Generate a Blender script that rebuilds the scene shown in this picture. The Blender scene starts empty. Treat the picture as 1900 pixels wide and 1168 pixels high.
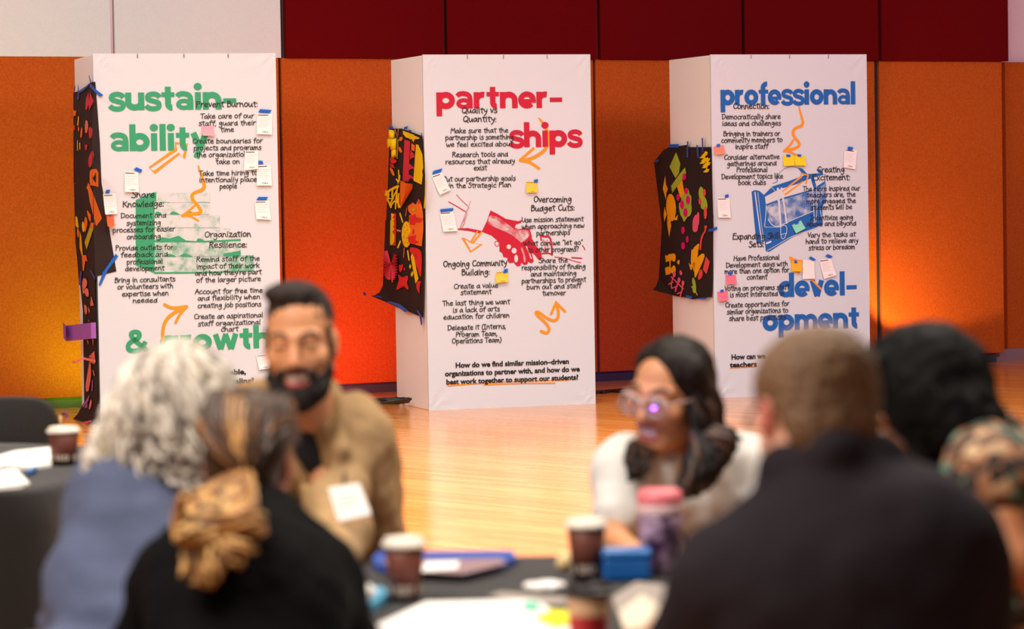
import bpy, bmesh, math, random
import numpy as np
from mathutils import Vector, Matrix, noise

# ------------------------------------------------------------------ scene, camera, world, light, exposure
SC = bpy.context.scene
COL = SC.collection
F, CH, ROLL, PITCH = 5702.38, 1.5126, -.0166, .0409      # focal length in pixels of the 1900 x 1168 frame, eye height
cr, sr = math.cos(ROLL), math.sin(ROLL)
cp, sp = math.cos(PITCH), math.sin(PITCH)
RGT, UPV, FWD = Vector((1, 0, 0)), Vector((0, sp, cp)), Vector((0, cp, -sp))
R2, U2 = RGT * cr + UPV * sr, UPV * cr - RGT * sr
cam = bpy.data.cameras.new('camera')
cam.sensor_width = 36
cam.lens = F / 1900 * 36
cam.clip_end = 200
cam.dof.use_dof = True
cam.dof.focus_distance = 21.5
cam.dof.aperture_fstop = 3.9
camo = bpy.data.objects.new('camera', cam)
m = Matrix((R2, U2, -FWD)).transposed().to_4x4()
m.translation = (0, 0, CH)
camo.matrix_world = m
COL.objects.link(camo)
SC.camera = camo

SC.view_settings.view_transform = 'Standard'
SC.view_settings.look = 'None'
SC.view_settings.gamma = 1
SC.view_settings.use_curve_mapping = False
SC.view_settings.exposure = -.1

def lin(c):
    return tuple((v / 255 / 12.92) if v / 255 <= .04045 else ((v / 255 + .055) / 1.055) ** 2.4 for v in c)

W = bpy.data.worlds.new('world')
SC.world = W
W.use_nodes = True
W.node_tree.nodes['Background'].inputs[0].default_value = (1, .86, .74, 1)
W.node_tree.nodes['Background'].inputs[1].default_value = .16

def light(name, kind, loc, target, energy, color, **kw):
    d = bpy.data.lights.new(name, kind)
    d.energy = energy
    d.color = color
    for k, v in kw.items():
        setattr(d, k, v)
    o = bpy.data.objects.new(name, d)
    o.location = loc
    o.rotation_euler = (Vector(target) - Vector(loc)).to_track_quat('-Z', 'Y').to_euler()
    COL.objects.link(o)
    return o

# unseen ceiling lighting of the hall: a broad wash, an added warm floor wash, a row of spots towards the towers, lamps over the tables
light('ceiling_wash', 'AREA', (-1.5, 14.5, 7), (-1.5, 20, 0), 180, (.96, .98, 1), shape='RECTANGLE', size=9, size_y=3)
light('floor_wash', 'AREA', (.3, 13.5, 6.4), (.3, 14.2, 0), 900, (1, .86, .74), shape='RECTANGLE', size=7, size_y=9, spread=1.7)  # unseen area light, added to brighten the floor
light('stage_flood', 'AREA', (-4.5, 12, 5.2), (-.6, 20.5, 1.3), 235, (.9, .95, 1), shape='RECTANGLE', size=3, size_y=1.2)
light('side_flood', 'AREA', (6.5, 15, 4.6), (3.9, 24.6, 2.0), 300, (1, .66, .92), shape='RECTANGLE', size=1.5, size_y=1.2)
light('table_lamps', 'AREA', (1.4, 7.0, 4.4), (-.1, 5.7, .9), 200, (1, .9, .78), shape='RECTANGLE', size=2.6, size_y=2.6)
light('table_lamps', 'AREA', (-1.8, 4.0, 4.3), (-.1, 5.7, 1.0), 250, (1, .91, .82), shape='RECTANGLE', size=2, size_y=2)
# coloured uplights standing behind the towers
light('uplight', 'SPOT', (-2.74, 21.45, .12), (-3.1, 22.05, .85), 50, (.46, 1, 0), spot_size=2.3, spot_blend=1, shadow_soft_size=.06)
light('uplight', 'SPOT', (-.75, 22.0, .12), (-1.15, 23.0, .9), 80, (1, .16, .22), spot_size=2.6, spot_blend=1, shadow_soft_size=.06)
light('uplight', 'SPOT', (.9, 22.6, .12), (1.25, 24.1, .7), 26, (.45, .1, 1), spot_size=2.3, spot_blend=1, shadow_soft_size=.06)
light('uplight', 'SPOT', (2.92, 24.45, .12), (3.55, 25.2, 1.0), 120, (1, .62, .22), spot_size=1.25, spot_blend=.3, shadow_soft_size=.03)

# ------------------------------------------------------------------ picking points by ray
def ray(px, py):
    a, b = px - 950, py - 584
    u = a * cr + b * sr
    v = b * cr - a * sr
    return Vector((u / F, cp - v / F * sp, -sp - v / F * cp))
EYE = Vector((0, 0, CH))
def at(px, py, y):                       # the point seen at a pixel, y metres away
    d = ray(px, py)
    return EYE + d * (y / d.y)
def on_z(px, py, z):                     # the point seen at a pixel, on a level plane
    d = ray(px, py)
    return EYE + d * ((z - CH) / d.z)

# ------------------------------------------------------------------ materials
MATS = {}
def mat(name, color, rough=.6, metal=0, spec=.5, var=0, scale=20, bump=0, bscale=80, coat=0, trans=0, emit=None, sheen=0, detail=3, stretch=None):
    if name in MATS:
        return MATS[name]
    M = bpy.data.materials.new(name)
    M.use_nodes = True
    nt = M.node_tree
    b = nt.nodes['Principled BSDF']
    c = lin(color)
    b.inputs['Base Color'].default_value = (*c, 1)
    b.inputs['Roughness'].default_value = rough
    b.inputs['Metallic'].default_value = metal
    b.inputs['Specular IOR Level'].default_value = spec
    b.inputs['Coat Weight'].default_value = coat
    b.inputs['Transmission Weight'].default_value = trans
    b.inputs['Sheen Weight'].default_value = sheen
    tc = nt.nodes.new('ShaderNodeTexCoord')
    src = tc.outputs['Object']
    if stretch:
        mp = nt.nodes.new('ShaderNodeMapping')
        mp.inputs['Scale'].default_value = stretch
        nt.links.new(src, mp.inputs[0])
        src = mp.outputs[0]
    if var:
        n = nt.nodes.new('ShaderNodeTexNoise')
        n.inputs['Scale'].default_value = scale
        n.inputs['Detail'].default_value = detail
        nt.links.new(src, n.inputs['Vector'])
        mx = nt.nodes.new('ShaderNodeMix')
        mx.data_type = 'RGBA'
        mx.inputs['A'].default_value = (*[max(0, v * (1 - var)) for v in c], 1)
        mx.inputs['B'].default_value = (*[min(1, v * (1 + var)) for v in c], 1)
        rp = nt.nodes.new('ShaderNodeMapRange')
        rp.inputs['From Min'].default_value = .3
        rp.inputs['From Max'].default_value = .7
        nt.links.new(n.outputs['Fac'], rp.inputs['Value'])
        nt.links.new(rp.outputs[0], mx.inputs['Factor'])
        nt.links.new(mx.outputs['Result'], b.inputs['Base Color'])
    if bump:
        n = nt.nodes.new('ShaderNodeTexNoise')
        n.inputs['Scale'].default_value = bscale
        n.inputs['Detail'].default_value = 2
        nt.links.new(src, n.inputs['Vector'])
        bp = nt.nodes.new('ShaderNodeBump')
        bp.inputs['Strength'].default_value = bump
        bp.inputs['Distance'].default_value = .01
        nt.links.new(n.outputs['Fac'], bp.inputs['Height'])
        nt.links.new(bp.outputs[0], b.inputs['Normal'])
    if emit:
        b.inputs['Emission Color'].default_value = (*lin(emit[0]), 1)
        b.inputs['Emission Strength'].default_value = emit[1]
    MATS[name] = M
    return M

def speckle(name, ink, paper, cut, scale=420, soft=.03):
    """a coarse screened print: ink dots over bare cloth"""
    if name in MATS:
        return MATS[name]
    M = bpy.data.materials.new(name)
    M.use_nodes = True
    nt = M.node_tree
    b = nt.nodes['Principled BSDF']
    b.inputs['Roughness'].default_value = .8
    tc = nt.nodes.new('ShaderNodeTexCoord')
    n = nt.nodes.new('ShaderNodeTexNoise')
    n.inputs['Scale'].default_value = scale
    n.inputs['Detail'].default_value = 1
    nt.links.new(tc.outputs['Object'], n.inputs['Vector'])
    n2 = nt.nodes.new('ShaderNodeTexNoise')
    n2.inputs['Scale'].default_value = 16
    nt.links.new(tc.outputs['Object'], n2.inputs['Vector'])
    ad = nt.nodes.new('ShaderNodeMath')
    ad.operation = 'MULTIPLY_ADD'
    ad.inputs[1].default_value = .6
    nt.links.new(n2.outputs['Fac'], ad.inputs[0])
    nt.links.new(n.outputs['Fac'], ad.inputs[2])
    rp = nt.nodes.new('ShaderNodeMapRange')
    rp.inputs['From Min'].default_value = cut - soft
    rp.inputs['From Max'].default_value = cut + soft
    nt.links.new(ad.outputs[0], rp.inputs['Value'])
    mx = nt.nodes.new('ShaderNodeMix')
    mx.data_type = 'RGBA'
    mx.inputs['A'].default_value = (*lin(paper), 1)
    mx.inputs['B'].default_value = (*lin(ink), 1)
    nt.links.new(rp.outputs[0], mx.inputs['Factor'])
    nt.links.new(mx.outputs['Result'], b.inputs['Base Color'])
    MATS[name] = M
    return M

def wood_floor():
    M = bpy.data.materials.new('maple_strip_floor')
    M.use_nodes = True
    nt = M.node_tree
    b = nt.nodes['Principled BSDF']
    tc = nt.nodes.new('ShaderNodeTexCoord')
    mp = nt.nodes.new('ShaderNodeMapping')
    mp.inputs['Rotation'].default_value = (0, 0, math.radians(47))
    nt.links.new(tc.outputs['Object'], mp.inputs[0])
    br = nt.nodes.new('ShaderNodeTexBrick')
    br.inputs['Scale'].default_value = 1
    br.inputs['Brick Width'].default_value = 1.1
    br.inputs['Row Height'].default_value = .057
    br.inputs['Mortar Size'].default_value = .0012
    br.inputs['Color1'].default_value = (*lin((238, 170, 92)), 1)
    br.inputs['Color2'].default_value = (*lin((224, 146, 68)), 1)
    br.inputs['Mortar'].default_value = (*lin((150, 84, 32)), 1)
    nt.links.new(mp.outputs[0], br.inputs['Vector'])
    m2 = nt.nodes.new('ShaderNodeMapping')
    m2.inputs['Scale'].default_value = (1.2, 38, 1)
    nt.links.new(mp.outputs[0], m2.inputs[0])
    n = nt.nodes.new('ShaderNodeTexNoise')
    n.inputs['Scale'].default_value = 1
    n.inputs['Detail'].default_value = 5
    nt.links.new(m2.outputs[0], n.inputs['Vector'])
    mx = nt.nodes.new('ShaderNodeMix')
    mx.data_type = 'RGBA'
    mx.blend_type = 'MULTIPLY'
    rp = nt.nodes.new('ShaderNodeMapRange')
    rp.inputs['From Min'].default_value = .35
    rp.inputs['From Max'].default_value = .7
    rp.inputs['To Max'].default_value = .55
    nt.links.new(n.outputs['Fac'], rp.inputs['Value'])
    nt.links.new(rp.outputs[0], mx.inputs['Factor'])
    nt.links.new(br.outputs['Color'], mx.inputs['A'])
    mx.inputs['B'].default_value = (*lin((222, 170, 112)), 1)
    nt.links.new(mx.outputs['Result'], b.inputs['Base Color'])
    b.inputs['Roughness'].default_value = .17
    b.inputs['Specular IOR Level'].default_value = .5
    return M

# ------------------------------------------------------------------ object helpers
def link(name, me, parent=None, mats=()):
    o = bpy.data.objects.new(name, me)
    COL.objects.link(o)
    if parent is not None:
        o.parent = parent
    for x in mats:
        me.materials.append(x)
    return o
def tag(o, label, cat, group=None, kind=None):
    if label: o['label'] = label
    if cat: o['category'] = cat
    if group: o['group'] = group
    if kind: o['kind'] = kind
    return o
def empty(name, loc, rz=0):
    o = bpy.data.objects.new(name, None)
    o.empty_display_size = .1
    o.location = loc
    o.rotation_euler = (0, 0, rz)
    COL.objects.link(o)
    return o
class MB:
    """collects simple shapes into one mesh"""
    def __init__(s):
        s.v, s.f, s.mi = [], [], []
    def add(s, vs, fs, mi=0):
        k = len(s.v)
        s.v += [tuple(p) for p in vs]
        s.f += [tuple(i + k for i in f) for f in fs]
        s.mi += [mi] * len(fs)
    def box(s, lo, hi, mi=0):
        x0, y0, z0 = lo
        x1, y1, z1 = hi
        s.add([(x0, y0, z0), (x1, y0, z0), (x1, y1, z0), (x0, y1, z0), (x0, y0, z1), (x1, y0, z1), (x1, y1, z1), (x0, y1, z1)],
              [(3, 2, 1, 0), (4, 5, 6, 7), (0, 1, 5, 4), (1, 2, 6, 5), (2, 3, 7, 6), (3, 0, 4, 7)], mi)
    def lathe(s, prof, n=32, mi=0, c=(0, 0, 0), cap=True):
        vs = []
        for r, z in prof:
            for i in range(n):
                a = 2 * math.pi * i / n
                vs.append((c[0] + r * math.cos(a), c[1] + r * math.sin(a), c[2] + z))
        fs = []
        for j in range(len(prof) - 1):
            for i in range(n):
                i2 = (i + 1) % n
                fs.append((j * n + i, j * n + i2, (j + 1) * n + i2, (j + 1) * n + i))
        if cap:
            fs.append(tuple(range(n))[::-1])
            k = (len(prof) - 1) * n
            fs.append(tuple(range(k, k + n)))
        s.add(vs, fs, mi)
    def tube(s, pts, r, n=8, mi=0):
        pts = [Vector(p) for p in pts]
        rs = r if isinstance(r, (list, tuple)) else [r] * len(pts)
        vs, fs = [], []
        ref = Vector((.31, .2, .93))
        for i, p in enumerate(pts):
            t = (pts[min(i + 1, len(pts) - 1)] - pts[max(i - 1, 0)])
            t = t.normalized() if t.length > 1e-9 else Vector((0, 0, 1))
            a = t.cross(ref)
            a = a.normalized() if a.length > 1e-4 else t.cross(Vector((1, 0, 0))).normalized()
            b = t.cross(a)
            ref = b.cross(t) if False else ref
            for k in range(n):
                th = 2 * math.pi * k / n
                vs.append(p + (a * math.cos(th) + b * math.sin(th)) * rs[i])
        for i in range(len(pts) - 1):
            for k in range(n):
                k2 = (k + 1) % n
                fs.append((i * n + k, i * n + k2, (i + 1) * n + k2, (i + 1) * n + k))
        fs.append(tuple(range(n))[::-1])
        k = (len(pts) - 1) * n
        fs.append(tuple(range(k, k + n)))
        s.add(vs, fs, mi)
    def build(s, name, mats, parent=None, smooth=False):
        me = bpy.data.meshes.new(name)
        me.from_pydata(s.v, [], s.f)
        if not isinstance(mats, (list, tuple)):
            mats = [mats]
        for x in mats:
            me.materials.append(x)
        me.polygons.foreach_set('material_index', s.mi)
        if smooth:
            me.polygons.foreach_set('use_smooth', [True] * len(s.f))
        me.update()
        return link(name, me, parent)
def bevel(o, w, seg=2):
    md = o.modifiers.new('bevel', 'BEVEL')
    md.width = w
    md.segments = seg
    md.limit_method = 'ANGLE'
    return o
def solid(o, t, off=0):
    md = o.modifiers.new('solidify', 'SOLIDIFY')
    md.thickness = t
    md.offset = off
    return o
def chaikin(p, n=2, closed=False):
    p = [Vector(q) for q in p]
    for _ in range(n):
        q = []
        m_ = len(p) if closed else len(p) - 1
        if not closed:
            q.append(p[0])
        for i in range(m_):
            a, b = p[i], p[(i + 1) % len(p)]
            q += [a * .75 + b * .25, a * .25 + b * .75]
        if not closed:
            q.append(p[-1])
        p = q
    return p

# ------------------------------------------------------------------ the hall
def structure(o):
    o['kind'] = 'structure'
    return o
WA = .474                                 # the wall runs at 27 degrees to the picture
WB = 23.549
wd = Vector((math.cos(WA), math.sin(WA), 0))
wn = Vector((math.sin(WA), -math.cos(WA), 0))      # out of the wall, into the hall
def wall_pt(s, out, z):
    return Vector((0, WB, 0)) + wd * s + wn * out + Vector((0, 0, z))
def wall_box(mb, s0, s1, o0, o1, z0, z1, mi=0):
    vs = [wall_pt(s, o, z) for z in (z0, z1) for s, o in ((s0, o1), (s1, o1), (s1, o0), (s0, o0))]
    mb.add(vs, [(3, 2, 1, 0), (4, 5, 6, 7), (0, 1, 5, 4), (1, 2, 6, 5), (2, 3, 7, 6), (3, 0, 4, 7)], mi)

b = MB()
b.add([(-9, -1, 0), (9, -1, 0), (12, 31, 0), (-9, 31, 0)], [(0, 1, 2, 3)])
structure(b.build('floor', wood_floor()))
M_plaster = mat('pale_plaster', (244, 216, 220), .8, var=.04, scale=3)
b = MB()
wall_box(b, -9, 9, -.35, -.16, 0, 5.5)
structure(b.build('wall_back', M_plaster))
M_base = mat('dark_rubber_base', (62, 60, 66), .45, bump=.1)
b = MB()
wall_box(b, -9, 4.55, -.16, -.012, 0, .06)
wall_box(b, -9, 4.55, -.16, -.03, .06, .075)
structure(b.build('baseboard_back', M_base))
b = MB()
wall_box(b, 4.55, 9, -.16, -.10, 0, .1)
structure(b.build('baseboard_right', mat('pale_base', (150, 120, 126), .6)))

def felt(name, color, var=.16):
    return mat(name, color, .95, spec=.1, var=var, scale=70, detail=4, bump=.35, bscale=160)
M_felt = felt('orange_felt', (196, 92, 30))
M_red = felt('dark_red_felt', (106, 4, 8), .05)
M_pale = felt('pale_felt', (236, 240, 234), .02)
M_gap = mat('dark_joint', (40, 36, 34), .8)
M_alu = mat('brushed_joint_strip', (170, 150, 140), .35, metal=.8)
PAN = [-4.48, -3.18, -1.861, -.541, .779, 2.089, 3.39, 4.683]
def panel(s0, s1, o0, o1, z0, z1, M, label, group, gapw=.02):
    b = MB()
    wall_box(b, s0 + gapw / 2, s1 - gapw / 2, o0, o1, z0, z1)
    o = bevel(b.build('wall_panel', M), .004)
    return tag(o, label, 'wall panel', group)
low_lab = ['tall orange felt wall panel at the left end, partly behind the sustainability tower',
           'orange felt wall panel hidden mostly behind the green lettered sustainability tower',
           'orange felt wall panel between the sustainability and partnerships towers',
           'orange felt wall panel behind the red lettered partnerships tower',
           'orange felt wall panel between the partnerships and professional development towers',
           'orange felt wall panel hidden mostly behind the blue lettered tower',
           'orange felt wall panel with a bright lamp glow right of the professional development tower']
top_lab = ['pale cream upper wall panel at the far left corner of the picture',
           'pale cream upper wall panel above the sustainability tower, next to the red ones',
           'dark red upper wall panel next to the pale cream one',
           'dark red upper wall panel directly above the partnerships tower',
           'dark red upper wall panel above the gap between the partnerships and blue towers',
           'dark red upper wall panel directly above the professional development tower',
           'dark red upper wall panel at the right end beside the bare plaster']
for i in range(7):
    s0, s1 = PAN[i], PAN[i + 1]
    lo = 0 if i else -.7
    k = -.025 if i in (1, 2, 3, 4, 5) else 0
    panel(s0 + lo + (k if i > 1 else 0), s1 + (k if i < 6 else -.05), -.14, 0, .075, 2.505, M_felt, low_lab[i], 'lower orange wall panels', .022)
    panel(s0 + lo, s1, -.14, .035 if i > 1 else .005, 2.505, 4.2, M_pale if i < 2 else M_red, top_lab[i],
          'upper pale wall panels' if i < 2 else 'upper dark red wall panels', .03)
    if 0 < i:
        b = MB()
        wall_box(b, s0 - .022, s0 + .022, -.15, -.03, .075, 2.505)
        wall_box(b, s0 - .02, s0 + .02, -.15, -.015, 2.505, 4.2, 1 if i < 5 else 0)
        if i in (2, 3):
            wall_box(b, s0 - .004, s0 + .004, -.015, -.005, 2.505, 4.2, 0)
        structure(b.build('trim_%d' % i, [M_gap, M_alu]))
tag_o = panel(4.72, 6.6, -.155, -.10, .1, 2.505, M_felt, 'orange felt panel in the recess at the far right edge', 'recessed wall panel')
# ------------------------------------------------------------------ lettering: a hand-drawn stroke alphabet and a bold round one
HW = {}
for row in '''a .92;.7,.8 .45,1 .1,.65 .05,.2 .3,0 .6,.4 .72,.95 .68,.2 .88,.02
b .92;.1,1.8 .1,.9 .1,.05|.1,.6 .35,1 .7,.8 .7,.3 .45,0 .1,.1
c .84;.72,.8 .5,1 .15,.75 .08,.3 .35,0 .75,.2
d .95;.68,.75 .4,.95 .08,.55 .15,.05 .45,.05 .68,.5 .74,1.8 .7,.5 .82,0
e .88;.08,.5 .45,.5 .74,.7 .5,1.03 .15,.8 .06,.35 .3,0 .78,.2
f .66;.68,1.55 .48,1.85 .28,1.4 .28,.5 .26,-.1|.02,.95 .3,.97 .62,1
g .92;.7,.85 .4,1 .08,.65 .2,.2 .5,.3 .72,.95 .72,.1 .6,-.6 .25,-.75 .05,-.5
h .88;.1,1.8 .1,.9 .1,0|.1,.55 .35,.95 .6,.85 .64,.3 .74,0
i .38;.12,1 .12,.4 .2,0|.14,1.4 .18,1.52
j .5;.25,1 .25,0 .15,-.6 -.15,-.6|.28,1.4 .3,1.52
k .84;.1,1.8 .1,.9 .1,0|.68,1 .35,.68 .1,.5|.25,.6 .5,.25 .78,0
l .4;.12,1.8 .12,.8 .2,0
m 1.2;.08,1 .1,.5 .1,0|.1,.5 .3,.95 .5,.8 .52,0|.52,.5 .72,.95 .95,.8 .97,.3 1.05,0
n .88;.08,1 .1,.5 .1,0|.1,.5 .35,.95 .6,.85 .64,.3 .75,0
o .9;.45,1 .1,.8 .06,.25 .4,-.02 .77,.3 .72,.8 .4,1.02 .3,.95
p .9;.08,1 .1,.3 .1,-.75|.1,.6 .35,1 .7,.8 .7,.3 .4,.02 .1,.15
q .9;.7,.85 .4,1 .08,.6 .2,.1 .5,.2 .7,.9 .7,0 .72,-.75
r .66;.08,1 .12,.5 .12,0|.12,.5 .3,.9 .62,1
s .74;.64,.88 .35,1.03 .1,.8 .3,.55 .64,.4 .58,.08 .25,-.03 .02,.15
t .68;.3,1.5 .28,.7 .32,.1 .52,0|.0,1.05 .3,1.05 .66,1.12
u .92;.08,1 .08,.3 .3,-.02 .55,.3 .68,1 .66,.4 .82,0
v .74;.05,1 .2,.5 .32,0 .5,.6 .64,1
w 1.1;.05,1 .1,.4 .25,-.03 .42,.4 .5,.85 .56,.3 .72,-.03 .9,.5 1,1
x .8;.08,1 .4,.5 .72,0|.68,1 .38,.5 .05,0
y .84;.08,1 .15,.55 .38,.42 .62,.6|.7,1 .62,.3 .4,-.4 .1,-.75
z .8;.08,.95 .4,.95 .68,.98 .35,.5 .06,.03 .4,.05 .74,.05
A 1.02;.05,0 .3,.9 .5,1.7 .52,1.7 .7,.9 .95,0|.2,.65 .5,.65 .82,.68
B .92;.12,1.7 .12,.85 .12,0|.12,1.65 .6,1.65 .66,1.1 .2,.9|.2,.9 .8,.8 .78,.15 .12,.02
C 1.0;.9,1.45 .6,1.72 .2,1.3 .1,.6 .35,-.02 .95,.25
D 1.08;.15,1.65 .15,.8 .15,0|.0,1.6 .5,1.75 1.0,1.2 .85,.3 .12,.02
E .92;.12,1.7 .12,.85 .1,0|.12,1.65 .4,1.68 .78,1.7|.12,.9 .4,.92 .68,.95|.1,.05 .4,.05 .82,.08
H 1.1;.12,1.7 .12,.8 .12,0|.85,1.7 .85,.8 .88,0|.12,.85 .5,.88 .85,.9
I .82;.38,1.65 .36,.8 .38,.05|.05,1.65 .7,1.68|.05,.03 .72,.05
K 1.0;.15,1.7 .15,.8 .12,0|.85,1.6 .5,1.1 .15,.75|.3,.85 .6,.45 .95,0
M 1.2;.08,0 .15,.8 .25,1.6 .27,1.65 .55,.7 .6,.7 .95,1.65 .97,1.6 1.02,.8 1.1,0
O 1.18;.6,1.7 .2,1.45 .1,.6 .4,0 .95,.3 1.05,1.1 .7,1.7 .45,1.65
P .9;.15,1.7 .15,.85 .13,0|.1,1.55 .55,1.78 .85,1.35 .6,.9 .18,.8
Q 1.2;.6,1.7 .2,1.45 .1,.6 .4,0 .95,.3 1.05,1.1 .7,1.7 .45,1.65|.6,.4 .85,.1 1.15,-.15
R 1.0;.15,1.7 .15,.85 .13,0|.1,1.55 .55,1.78 .82,1.35 .6,.95 .18,.85|.35,.85 .6,.4 .92,0
S .88;.78,1.45 .45,1.74 .12,1.35 .4,.95 .8,.65 .68,.08 .3,-.03 .02,.2
T .95;.5,1.65 .48,.8 .5,0|.0,1.6 .5,1.68 1,1.7
U 1.08;.1,1.7 .1,.5 .4,-.05 .8,.4 .9,1.7 .9,.6 1,0
V .88;.05,1.7 .25,.8 .42,0 .62,.8 .88,1.7
W 1.4;.05,1.7 .2,.8 .35,0 .55,.7 .65,1.2 .75,.6 .95,0 1.15,.8 1.3,1.7
Y .9;.05,1.7 .25,1.3 .45,.9|.88,1.7 .6,1.1 .3,0
: .36;.1,.8 .14,.72|.1,.12 .14,.04
, .34;.15,.1 .12,-.1 .0,-.32
' .3;.12,1.75 .12,1.6 .06,1.35
" .5;.12,1.78 .1,1.6 .06,1.4|.34,1.78 .32,1.6 .28,1.4
( .5;.42,1.85 .12,1.1 .12,.3 .42,-.35
) .5;.05,1.85 .38,1.1 .38,.3 .05,-.35
? .74;.05,1.45 .35,1.8 .68,1.4 .4,.95 .3,.45|.28,.08 .33,.02'''.split('\n'):
    ch, rest = row[0], row[2:]
    adv, st = rest.split(';')
    HW[ch] = (float(adv), [[tuple(map(float, q.split(','))) for q in s.split(' ')] for s in st.split('|')])

def arc(cx, cy, rx, ry, a0, a1, n=22):
    return [(cx + rx * math.cos(math.radians(a0 + (a1 - a0) * i / n)), cy + ry * math.sin(math.radians(a0 + (a1 - a0) * i / n))) for i in range(n + 1)]
def sm(*p):
    return [(q.x, q.y) for q in chaikin([Vector((a, b, 0)) for a, b in p], 3)]
H_ = .33                                   # stem weight of the bold alphabet, x-height 1
BD = {
    's': (.84, [(sm((.76, .72), (.68, .86), (.42, .93), (.14, .84), (.14, .6), (.42, .51), (.74, .42), (.74, .12), (.42, .05), (.16, .12), (.06, .26)), .27)]),
    'u': (1.02, [([(.165, 1), (.165, .45)] + arc(.5, .45, .335, .3, 180, 330) , H_), ([(.835, 1), (.835, 0)], H_)]),
    't': (.74, [([(.36, 1.32), (.36, .4)] + arc(.56, .37, .2, .24, 180, 275), .32), ([(.02, .87), (.7, .87)], .25)]),
    'a': (.98, [(sm((.1, .76), (.2, .9), (.5, .93), (.79, .8), (.79, .4)) , .28), ([(.79, .55), (.79, 0)], .31), (arc(.45, .31, .3, .2, 25, 385), .23)]),
    'i': (.44, [([(.2, 1), (.2, 0)], H_), ('dot', .2, 1.32, .21)]),
    'n': (1.02, [([(.165, 1), (.165, 0)], H_), (arc(.5, .5, .335, .34, 180, 0) + [(.835, 0)], H_)]),
    'h': (1.02, [([(.165, 1.52), (.165, 0)], H_), (arc(.5, .5, .335, .34, 180, 0) + [(.835, 0)], H_)]),
    'm': (1.52, [([(.165, 1), (.165, 0)], H_), (arc(.46, .52, .295, .32, 180, 0) + [(.755, 0)], .31), (arc(1.05, .52, .295, .32, 180, 0) + [(1.345, 0)], .31)]),
    'b': (1.06, [([(.165, 1.52), (.165, 0)], H_), (arc(.53, .5, .345, .35, 0, 360), H_)]),
    'p': (1.06, [([(.165, 1), (.165, -.46)], H_), (arc(.53, .5, .345, .35, 0, 360), H_)]),
    'd': (1.08, [([(.875, 1.52), (.875, 0)], H_), (arc(.51, .5, .345, .35, 0, 360), H_)]),
    'g': (1.08, [([(.875, 1), (.875, .02)] + arc(.53, 0, .345, .3, 0, -150), .31), (arc(.51, .52, .345, .33, 0, 360), .31)]),
    'l': (.42, [([(.2, 1.52), (.2, 0)], H_)]),
    'y': (.98, [([(.17, 1), (.52, .12)], H_), ([(.83, 1), (.3, -.44)], H_)]),
    'v': (.94, [([(.16, 1), (.46, .0)], H_), ([(.78, 1), (.48, .0)], H_)]),
    'w': (1.42, [([(.16, 1), (.42, 0)], .31), ([(.7, 1), (.44, 0)], .28), ([(.7, 1), (.96, 0)], .28), ([(1.24, 1), (.98, 0)], .31)]),
    'r': (.7, [([(.165, 1), (.165, 0)], H_), (arc(.52, .48, .355, .36, 180, 78), H_)]),
    'o': (1.03, [(arc(.5, .5, .345, .35, 0, 360), H_)]),
    'e': (1.0, [(arc(.49, .5, .345, .36, 0, 318), .31), ([(.2, .44), (.98, .44)], .21)]),
    'f': (.7, [([(.34, 0), (.34, 1.1)] + arc(.62, 1.12, .28, .25, 180, 85), H_), ([(.02, .87), (.72, .87)], .25)]),
    '&': (1.3, [(sm((1.2, .02), (.42, .86), (.3, 1.2), (.56, 1.34), (.8, 1.2), (.72, .86), (.2, .62), (.14, .16), (.5, .02), (.9, .2), (1.08, .66)), .27)]),
    '-': (.8, [([(.06, .5), (.74, .5)], .25)]),
    ' ': (.5, []),
}

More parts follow.
